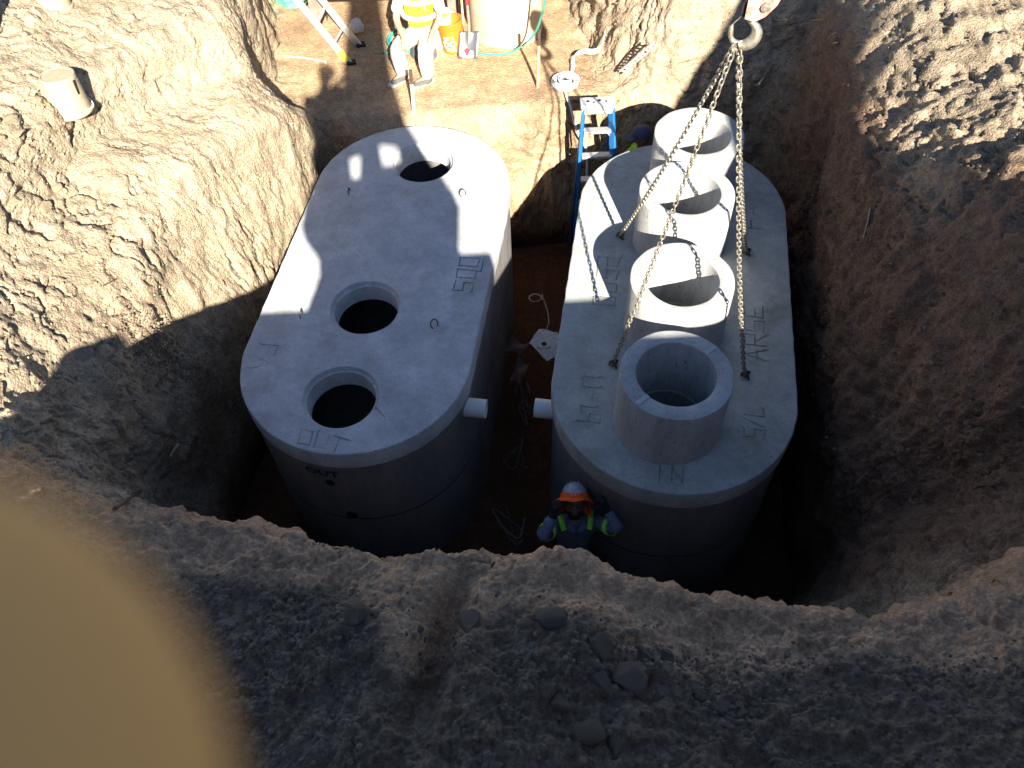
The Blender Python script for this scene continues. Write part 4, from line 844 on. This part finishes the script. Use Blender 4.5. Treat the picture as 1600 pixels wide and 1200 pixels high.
def sticker(u0, u1, v0, v1, m, lift, nm):
    b = MB(); vs = []; fs = []
    for j in range(5):
        for i in range(5):
            u = (u0+(u1-u0)*i/4); v = v0+(v1-v0)*j/4; vs.append(A0+ex*u*.235+ey*v*.30+nrm*(lift+.02*4*u*u*(-1)+.006))
    fs = [(j*5+i, j*5+i+1, (j+1)*5+i+1, (j+1)*5+i) for j in range(4) for i in range(4)]
    b.add(vs, fs); return b.build(nm, m, sv, world=True)
sticker(-.47, .47, .03, .30, WT, .004, 'paper_label'); sticker(-.47, -.22, .30, .95, WT, .004, 'paper_label')
REDL = mat('red_print', (.62, .03, .05), .5)
b = MB(); c0 = A0+ex*(-.05)*.235+ey*.075+nrm*.0125
b.add([c0]+[c0+ex*.034*math.cos(2*PI*k/14)*(1+.35*math.sin(3*2*PI*k/14))+ey*.042*math.sin(2*PI*k/14) for k in range(14)], [(0, 1+k, 1+(k+1) % 14) for k in range(14)]); b.build('emblem', REDL, sv, world=True)
for k in range(3): sticker(.12, .40-.05*k, .10+.05*k, .125+.05*k, REDL if k == 1 else mat('grey_print', (.3, .3, .3), .5), .0075, 'print_line')
# hose
HOSE = mat('teal_hose', (.05, .36, .29), .45, var=.08)
def cr_pts(P_, n_=8):
    P_ = [Vector(p) for p in P_]; out = []
    for i in range(len(P_)-1):
        a_, b, c, d = P_[max(i-1, 0)], P_[i], P_[i+1], P_[min(i+2, len(P_)-1)]
        for k in range(n_): t = k/n_; out.append(.5*((2*b)+(-a_+c)*t+(2*a_-5*b+4*c-d)*t*t+(-a_+3*b-3*c+d)*t**3))
    return out+[P_[-1]]
m_ = MB(); lp = []
for k in range(60):
    a_ = 2*PI*k/20; lp.append((-1.12+.17*math.cos(a_)+.02*math.sin(k*.7), 9.36+.2*math.sin(a_), .02+.015*(k//20)+.05*max(0, math.sin(a_-.8))))
m_.tube(cr_pts(lp, 3), .011, 8); m_.tube(cr_pts([(-1.38, 9.18, .012), (-1.2, 9.16, .012), (-1.0, 9.2, .012), (-.7, 9.5, .012), (-.42, 9.3, .012), (-.25, 9.1, .015), (-.05, 9.03, .012), (.15, 9.05, .015), (.32, 8.98, .16), (.44, 8.78, .42), (.52, 8.6, .8), (.58, 8.6, 1.25), (.6, 8.9, 1.7)], 8), .0115, 8)
tag(m_.build('garden_hose', HOSE), 'teal garden hose looping round the man and hanging by the tan cylinder', 'hose')
# tan cylinder (short concrete pipe) on the bench
m_ = MB(); m_.lathe([(.0005, 1.5), (.34, 1.5), (.35, 1.52), (.43, 1.52), (.435, 1.5), (.437, .03), (.44, 0)], 72); o = m_.build('concrete_pipe', mat('tan_concrete', (.50, .41, .28), .85, var=.08, bump=.25, bscale=120), None); o.location = (.125, 9.62, -.01); tag(o, 'large smooth tan concrete cylinder standing upright at the back of the bench', 'pipe')
# round post stake etc.
WOOD = mat('bare_wood', (.50, .38, .22), .85, var=.12, scale=20); WPL = mat('white_painted_wood', (.72, .70, .66), .8, var=.06)
m_ = MB(); m_.tube([(.44, 8.34, -.05), (.452, 8.27, .66)], .017, 10); o = m_.build('pole', WOOD, None); tag(o, 'thin pale pole standing upright in front of the tan cylinder', 'pole'); 
m_ = MB(); m_.tube([(.4505, 8.28, .56), (.4535, 8.262, .74)], .019, 10); m_.build('dark_tip', RUSTY, o)
o = MB().tube([(-.965, 7.93, -.3), (-.93, 7.97, .40)], .017, 8).build('stake', WPL, None); tag(o, 'white stake standing at the bench edge below the seated man', 'stake')
MB().tube([(-.932, 7.968, .36), (-.925, 7.975, .52)], .019, 8).build('dark_tip', RUSTY, o)
# plank beam and posts across the back of the bench
br = empty('timber_beam', (-1.3, 9.95, .25), 'grey weathered timber beam across the back of the bench behind the seated man', 'beam')
m_ = MB(); m_.box((-1.35, 10.02, .36), (1.95, .22, .10), Matrix.Rotation(-.03, 3, 'Z'), .006); m_.build('beam', mat('weathered_wood', (.34, .31, .27), .85, var=.2, scale=6, bump=.4), br, world=True)
for x in (-2.2, -.5): m_ = MB(); m_.box((x, 10.05, .15), (.18, .2, .33), None, .006); m_.build('support_block', mat('weathered_wood', (.25, .20, .16), .85, var=.2, scale=6), br, world=True)
for (x, y, m, w_, lab) in ((-.42, 9.80, WOOD, .055, 'bare wooden post behind the orange bucket'), (-.335, 9.82, mat('dark_red_wood', (.16, .045, .035), .8), .05, 'dark red post behind the red shovel handle')):
    m_ = MB(); m_.box((x, y, .65), (w_, w_, 1.4), Matrix.Rotation(.1, 3, 'Z'), .004); tag(m_.build('post', m, None), lab, 'post')
# rag, green bag, paper
def crumple(c, rx, ry, rz, seed, m, name, lab, cat, sub=4):
    bm = bmesh.new(); bmesh.ops.create_icosphere(bm, subdivisions=sub, radius=1)
    co = np.array([v.co[:] for v in bm.verts]); d_ = .35*ridge(co*1.3, 3, seed)+.25*fbm(co*2.5, 3, seed+3)
    for v, q, e in zip(bm.verts, co, d_): f_ = 1+e; v.co = (c[0]+q[0]*rx*f_, c[1]+q[1]*ry*f_, max(c[2]-rz*.5, c[2]+q[2]*rz*f_))
    m_ = MB(); m_.bm(bm, True); o = m_.build(name, m, None, sharp=60); return tag(o, lab, cat) if lab else o
crumple((-1.70, 9.66, .07), .07, .05, .10, 3, WPL, 'rag', 'crumpled white rag hanging beside the foot of the aluminium ladder', 'rag')
crumple((-2.60, 10.62, .08), .22, .26, .16, 8, mat('green_plastic', (.10, .50, .28), .5, var=.15), 'bag', 'crumpled green plastic bag lying left of the aluminium ladder', 'bag')
crumple((-2.36, 10.5, .05), .06, .10, .07, 12, WPL, 'bag', 'small white bag tied to the green plastic bag', 'bag')
tag(MB().tube(cr_pts([(-2.55, 9.18, .02), (-2.3, 9.12, .025), (-2.02, 9.03, .015)]), .008, 6).build('rod', WPL, None), 'thin pale rod lying on the left end of the bench', 'rod')
# roll of white webbing with its two tails
wr = empty('webbing_roll', (.755, 8.36, .02), 'roll of white webbing tape lying by the pit edge near the stepladder', 'tape roll')
WEB = mat('white_webbing', (.74, .73, .74), .75, var=.05)
def ribbon(P_, w_, n_=6, wv=Vector((0, 0, 1)), nm='tape', par=None, twist=None):
    q = cr_pts(P_, n_); m_ = MB(); vs = []
    for i, p in enumerate(q):
        wd = wv if twist is None else (wv.lerp(twist, i/len(q))).normalized()
        vs += [p-wd*w_/2, p+wd*w_/2]
    m_.add(vs, [(2*i, 2*i+1, 2*i+3, 2*i+2) for i in range(len(q)-1)], True); o = m_.build(nm, WEB, par, world=par is not None); s_ = o.modifiers.new('s', 'SOLIDIFY'); s_.thickness = .0022; return o
sp = []
for k in range(150):
    a_ = 2*PI*k/24; r_ = .165-.0165*(k/24)-(.012 if k > 96 else 0)+.004*math.sin(a_*2+k*.02); sp.append((.755+r_*math.cos(a_), 8.36+r_*math.sin(a_), .045+.03*(k > 96)))
ribbon(sp, .055, 2, nm='coil', par=wr)
ribbon([(.80, 8.50, .06), (.84, 8.58, .03), (.865, 8.72, .03), (.875, 8.84, .04), (.93, 8.92, .05), (1.02, 8.92, .07), (1.12, 8.86, .10), (1.19, 8.84, .16), (1.24, 8.86, .34)], .06, 8, Vector((1, .2, .2)).normalized(), par=wr, twist=Vector((0, .5, 1)))
ribbon([(.74, 8.22, .05), (.755, 8.12, .02), (.78, 8.03, -.02), (.83, 8.0, -.2), (.90, 7.98, -.42), (.99, 7.97, -.62), (1.0, 7.9, -1.0)], .028, 8, Vector((1, 0, 0)), par=wr)
# slotted angle leaning on the right slope
an = empty('slotted_rail', (1.42, 8.42, .15), 'grey slotted metal rail leaning on the earth slope right of the bench', 'rail')
p, q = Vector((1.375, 8.32, .16)), Vector((1.68, 8.12, .62)); ax_ = (q-p).normalized(); sdv = ax_.cross(Vector((.3, -.8, .5))).normalized(); nn = ax_.cross(sdv)
Lr = (q-p).length
for s_ in (-1, 1): m_ = MB(); m_.tube([p+sdv*.024*s_, q+sdv*.024*s_], .011, 6); m_.build('flange', ALU, an, world=True)
for k in range(10):
    c = p+ax_*Lr*(k+.5)/10; m_ = MB(); m_.tube([c-sdv*.024-ax_*.012, c+sdv*.024+ax_*.012], .010, 6); m_.build('bar', ALU, an, world=True)
# ------------------------------------------------------------------ litter between the tanks
def sheet(c, w_, d_, seed, m, hole=False):
    m_ = MB(); n_ = 15; c = Vector(c); vs = []
    for i in range(n_):
        for j in range(n_):
            u, v = i/(n_-1)-.5, j/(n_-1)-.5; q = Vector((u*w_, v*d_, 0)); z = .05*math.sin(u*5+seed)*math.cos(v*4+seed)+.5*abs(u)*.08; vs.append((c.x+q.x+v*.12, c.y+q.y-u*.08, c.z+z))
    m_.add(vs, [(i*n_+j, (i+1)*n_+j, (i+1)*n_+j+1, i*n_+j+1) for i in range(n_-1) for j in range(n_-1)], True); return m_
pb = empty('paper_sack', (.38, 5.6, -1.45), 'torn white paper sack with a black hole lying between the tanks', 'sack')
bm = bmesh.new(); out = [(-.15, .0), (-.04, .21), (.15, .15), (.20, -.10), (.02, -.22)]
cc = Vector((.345, 5.42, -1.02)); vs = [cc+Vector((a_, b*.9, .03*math.sin(a_*30)+b*.25)) for a_, b in out]
m_ = MB(); N_ = 6; ring = [cc+Vector((.028*math.cos(2*PI*k/20), .028*math.sin(2*PI*k/20), 0)) for k in range(20)]
oo = []
for k in range(20):
    t = k/20*5; i = int(t); oo.append(vs[i].lerp(vs[(i+1) % 5], t-i))
import itertools
rings = [[ring[(k+5) % 20].lerp(oo[k], s/5)+Vector((0, 0, .012*math.sin(k*1.9+s*2)*(s/5))) for k in range(20)] for s in range(6)]
k0 = min(range(20), key=lambda k: (oo[0]-ring[k]).length); rings = [[ring[(k0-k) % 20 if (vs[1]-cc).cross(vs[0]-cc).z > 0 else (k0+k) % 20].lerp(oo[k], s/5)+Vector((0, 0, .010*math.sin(k*1.9+s*2)*(s/5))) for k in range(20)] for s in range(6)]
m_.add([p for r_ in rings for p in r_], [(s*20+k, s*20+(k+1) % 20, (s+1)*20+(k+1) % 20, (s+1)*20+k) for s in range(5) for k in range(20)], False)
o = m_.build('sheet', WPL, pb, world=True); o.modifiers.new('s', 'SOLIDIFY').thickness = .002
m_ = MB(); m_.tube([cc+Vector((0, 0, -.006)), cc+Vector((0, 0, -.004))], .03, 18); m_.build('hole', BLACK, pb, world=True)
for k in range(5): c = cc+Vector((-.06+.028*k, -.055-.012*(k % 2), -.01+.004)); m_ = MB(); m_.box((c.x, c.y, c.z+.012), (.016, .012, .002), Matrix.Rotation(k, 3, 'Z')); m_.build('printed_mark', BLACK, pb, world=True)
STR = mat('pale_strap', (.13, .115, .10), .8, var=.1)
def strap(P_, lab, w_=.012):
    m_ = MB(); m_.tube(cr_pts(P_, 8), w_, 6, flat=.35); tag(m_.build('strap', STR, None), lab, 'strap')
STR = mat('pale_tape', (.42, .38, .31), .8)
strap([(.30+.07*math.cos(t), 6.20+.07*math.sin(t), -1.2+.01*t) for t in [i*.5 for i in range(14)]]+[(.40, 6.1, -1.18), (.42, 6.0, -1.2), (.42, 5.85, -1.2), (.36, 5.62, -1.08)], 'pale strap ending in a loop above the torn paper sack', .009)
STR = bpy.data.materials['pale_strap']
for k, (x, y, lab) in enumerate(((.10, 5.35, 'tangled pale strapping lying in the dark gap below the white paper sack'), (.02, 4.55, 'tangled pale strapping at the foot of the left tank below its outlet pipe'), (-.06, 3.75, 'tangled pale strapping lying on the pit floor nearest the looking-up worker'))):
    pts = [(x+random.gauss(0, .07), y+random.gauss(0, .16), -1.95+random.uniform(0, .22)) for i in range(16)]
    m_ = MB(); m_.tube(cr_pts(pts, 7), .011, 6, flat=.3); tag(m_.build('strapping', STR, None), lab, 'strapping')
m_ = sheet((.07, 6.0, -1.75), .2, .16, 1, WPL); o = m_.build('paper_scrap', STR, None); tag(o, 'small pale paper scrap against the left tank, level with the torn sack', 'paper')
m_ = sheet((.09, 5.6, -1.7), .12, .28, 4, WPL); o = m_.build('paper_scrap', STR, None); tag(o, 'folded pale paper scrap just below the smaller scrap by the left tank', 'paper')

# ------------------------------------------------------------------ clods and gravel
def rock_mesh(seed, sub=2):
    bm = bmesh.new(); bmesh.ops.create_icosphere(bm, subdivisions=sub, radius=1); r_ = random.Random(seed); off = r_.uniform(0, 50)
    pl = [(Vector((r_.gauss(0, 1), r_.gauss(0, 1), r_.gauss(0, 1))).normalized(), r_.uniform(.42, .78)) for _ in range(11)]
    sx = Vector((1, r_.uniform(.65, .95), r_.uniform(.5, .8)))
    for v in bm.verts:
        q = v.co.copy()
        for n_, d0 in pl:
            e = q.dot(n_)-d0
            if e > 0: q -= n_*e
        q *= 1+.12*float(noise(np.array([[q.x*2.6+off, q.y*2.6, q.z*2.6]]), 2)[0])+.05*float(noise(np.array([[q.x*7+off, q.y*7, q.z*7]]), 3)[0]); v.co = Vector((q.x*sx.x, q.y*sx.y, q.z*sx.z))
    me_ = bpy.data.meshes.new('clod'); bm.to_mesh(me_); bm.free()
    me_.polygons.foreach_set('use_smooth', [sub > 1]*len(me_.polygons))
    try: me_.set_sharp_from_angle(angle=math.radians(22))
    except Exception: pass
    return me_
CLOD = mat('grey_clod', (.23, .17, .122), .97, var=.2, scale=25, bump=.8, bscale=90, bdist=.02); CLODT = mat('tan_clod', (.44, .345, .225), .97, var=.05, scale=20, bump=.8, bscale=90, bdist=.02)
RM = [rock_mesh(i, 3) for i in range(9)]
for m__ in RM: m__.materials.append(CLOD)
RMT = []
for i in range(4): m__ = rock_mesh(40+i, 3); m__.materials.append(CLODT); RMT.append(m__)
Vn = P[:, :, :]; sel = np.argwhere((isnear > 0) & (Vg > 4.22) & (Vg < 5.06) & (np.abs(P[..., 0]) < 2.2))
wgt = np.exp(-((Vg-4.62)/.22)**2)[sel[:, 0], sel[:, 1]]*(.35+1.1*(noise(P[sel[:, 0], sel[:, 1]]*1.6, 7) > 0))
area = np.linalg.norm(np.cross(np.gradient(P, axis=0), np.gradient(P, axis=1)), axis=2)[sel[:, 0], sel[:, 1]]
pw = wgt*area; pw /= pw.sum()
cs = rng.choice(len(sel), 72, replace=False, p=pw)
BIG = [(.33, 1.18, .07), (.43, 1.02, .075), (.30, 1.02, .05), (.50, 1.15, .055), (.12, 1.30, .07), (.70, .98, .035), (.78, .93, .04), (.53, .98, .038), (.60, 1.16, .04), (.24, .82, .06), (.33, .78, .05), (-.22, 1.32, .06), (-.30, .78, .04), (.98, .88, .032), (.85, .90, .028), (.14, .95, .045), (-.72, 1.36, .06), (-.65, 1.2, .04)]
def clod(x, y, r_, me_, lab, grp, z=None, cat='clod'):
    o = bpy.data.objects.new('dirt_clod', me_); COL.objects.link(o); z = surf(x, y) if z is None else z
    o.location = (x, y, z+r_*.02); o.rotation_euler = (random.uniform(-.4, .4), random.uniform(-.4, .4), random.uniform(0, 6.28)); o.scale = (r_, r_*random.uniform(.8, 1.1), r_*random.uniform(.75, 1.1)); tag(o, lab, cat, grp)
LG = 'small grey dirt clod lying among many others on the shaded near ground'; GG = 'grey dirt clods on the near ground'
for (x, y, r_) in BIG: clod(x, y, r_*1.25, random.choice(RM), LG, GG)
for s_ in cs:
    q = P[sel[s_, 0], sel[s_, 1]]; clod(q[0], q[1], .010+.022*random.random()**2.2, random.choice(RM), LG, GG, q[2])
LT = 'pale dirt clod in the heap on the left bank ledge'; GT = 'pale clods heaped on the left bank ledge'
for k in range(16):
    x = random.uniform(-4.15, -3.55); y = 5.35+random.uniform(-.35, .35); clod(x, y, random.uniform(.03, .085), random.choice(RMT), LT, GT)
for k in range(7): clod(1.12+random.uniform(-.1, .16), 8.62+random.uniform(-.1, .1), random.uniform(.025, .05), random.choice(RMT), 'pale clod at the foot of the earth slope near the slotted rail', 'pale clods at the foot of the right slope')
# gravel: too many to count
base = []
for i in range(6):
    bm = bmesh.new(); bmesh.ops.create_icosphere(bm, subdivisions=1, radius=1); r_ = random.Random(i); base.append((np.array([[c*r_.uniform(.7, 1.15) for c in v.co] for v in bm.verts]), np.array([[v.index for v in f.verts] for f in bm.faces]))); bm.free()
def gravel(selm, weight, n_, smin, smax, mat_, name):
    s = np.argwhere(selm); w_ = (area_all*weight)[s[:, 0], s[:, 1]]; w_ = w_/w_.sum(); c = rng.choice(len(s), n_, p=w_); Vv = []; Ff = []; nv = 0
    for k in c:
        i, j = s[k]; b, f = base[rng.integers(6)]; r_ = smin+(smax-smin)*rng.random()**3; th = rng.random()*6.28; co, si = math.cos(th), math.sin(th)
        q = b*r_*np.array([1, .85, .65]); q = np.stack([q[:, 0]*co-q[:, 1]*si, q[:, 0]*si+q[:, 1]*co, q[:, 2]], 1)+P[i, j]+rng.normal(0, .004, 3)*np.array([1, 1, 0])
        Vv.append(q); Ff.append(f+nv); nv += len(q)
    me_ = bpy.data.meshes.new(name); me_.from_pydata(np.concatenate(Vv).tolist(), [], np.concatenate(Ff).tolist()); me_.materials.append(mat_); o = bpy.data.objects.new(name, me_); COL.objects.link(o); return tag(o, kind='stuff')
area_all = np.linalg.norm(np.cross(np.gradient(P, axis=0), np.gradient(P, axis=1)), axis=2)
tag(gravel((isnear > 0) & (Vg > 4.1) & (Vg < 5.1) & (np.abs(P[..., 0]) < 2.4), sst(4.2, 4.45, Vg)*(.25+.9*(noise(P*2.3, 17) > -.1))*(1+1.5*np.exp(-((Vg-4.5)/.15)**2)), 9000, .003, .020, CLOD, 'gravel'), 'fine grey gravel and crumbs strewn over the near ground', 'gravel')
tag(gravel((isnear > 0) & (Vg > 4.1) & (Vg < 5.1) & (np.abs(P[..., 0]) < 2.4), sst(4.2, 4.45, Vg)*(.25+.9*(noise(P*2.3, 17) > -.1))*(1+1.5*np.exp(-((Vg-4.5)/.15)**2)), 7000, .002, .014, mat('dark_grit', (.10, .085, .075), .95, var=.1), 'gravel'), 'fine dark grit and crumbs strewn over the near ground', 'gravel')
tag(gravel((bench > .5) & (Ug < 13.6), .2+1.*(noise(P*1.6, 29) > .1), 1500, .003, .016, CLODT, 'crumbs'), 'small crumbs of earth on the bench floor', 'gravel')
tag(gravel((Ug > 4) & (Ug < 9) & (Vg > 1.6) & (Vg < 4.6), .3+1.*(noise(P*1.2, 19) > .1), 2600, .004, .022, CLODT, 'crumbs'), 'pale crumbs of earth strewn over the left bank', 'gravel')
tag(gravel((Ug > 12.6) & (Ug < 19) & (Vg > 1.2) & (Vg < 4.6), .3+1.*(noise(P*1.2, 23) > .1), 4000, .004, .024, mat('brown_clod', (.21, .15, .11), .97, var=.1), 'crumbs'), 'brown crumbs of earth stuck on the right wall', 'gravel')
tag(gravel((Ug > 4.3) & (Ug < 5.6) & (Vg > .6) & (Vg < 2.0), np.exp(-((Ug-4.85-.12*(Vg-2))/.16)**2), 2600, .006, .020, CLOD, 'gravel'), 'dark gravel that has run down the left wall', 'gravel')
# straw and twigs
STRAW = mat('straw', (.55, .45, .27), .8)

from mathutils.bvhtree import BVHTree
bvh = BVHTree.FromPolygons([tuple(v) for v in P[::2, ::2].reshape(-1, 3)], [(i*((NV+1)//2)+j, (i+1)*((NV+1)//2)+j, (i+1)*((NV+1)//2)+j+1, i*((NV+1)//2)+j+1) for i in range((NU+1)//2-1) for j in range((NV+1)//2-1)])
def bank(a, b):   # where a line of sight from head height over the pit meets the earth bank
    d_ = (RT_*((a-800)/1299.6)+UP_*((600-b)/1299.6)+F_).normalized(); r_ = bvh.ray_cast(Vector((0, 0, H)), d_, 60); return (r_[0], r_[1]) if r_[0] else (None, None)
TW = [((1209, 28), (1220, 31), (1233, 31), .007, 'short pale stick, leftmost of the two large ones on the upper right wall'), ((1254, 30), (1270, 30.5), (1287, 30), .006, 'straight pale lath stuck in the upper right wall'),
 ((1294, 61), (1300, 55), (1308, 51), .004, 'thin forked pale stick below the straight lath on the right wall'), ((1303, 67), (1306, 67.5), (1310, 67), .007, 'stubby pale chip below the forked stick on the right wall'),
 ((1335, 75), (1343, 71), (1349, 71), .004, 'thin bent pale twig at the edge of the sunlit part of the right bank'), ((1234, 55), (1237, 56), (1240, 55.5), .005, 'tiny pale chip low left of the straight lath'),
 ((1350, 372), (1356, 350), (1361, 326), .005, 'upright pale stem in the shaded middle of the right wall'),
 ((305, 192), (345, 189), (386, 188), .004, 'long thin straw lying level across the sunlit left bank'), ((345, 172), (356, 163), (364, 153), .003, 'thin straw slanting up right above the long straw on the left bank'),
 ((232, 257), (236, 255), (248, 250), .003, 'short straw in the middle of the left bank'), ((160, 447), (168, 443), (180, 438), .006, 'brown stick lying above the crack on the left bank'),
 ((180, 800), (215, 770), (262, 735), .012, 'long dark root in the shade of the left bank'), ((262, 712), (268, 703), (275, 695), .012, 'pale split root end in the shade of the left bank'),
 ((372, 806), (378, 796), (386, 792), .003, 'fine dry twig at the pit edge left of the tank'), ((438, 814), (446, 818), (450, 826), .0025, 'hair thin twig hanging at the pit edge')]
for *pp, r_, lab in TW:
    q = []
    for a_, b__ in pp:
        h_, n_ = bank(a_, b__)
        if h_ is None: q = []; break
        n_ = n_ if n_.dot(Vector((0, 0, H))-h_) > 0 else -n_; q.append(h_+n_*(r_*1.3+.004))
    if q: tag(MB().tube(cr_pts(q, 6), r_, 6).build('twig', RUSTY if ('root' in lab or 'brown' in lab) and 'pale' not in lab else STRAW, None), lab, 'twig')
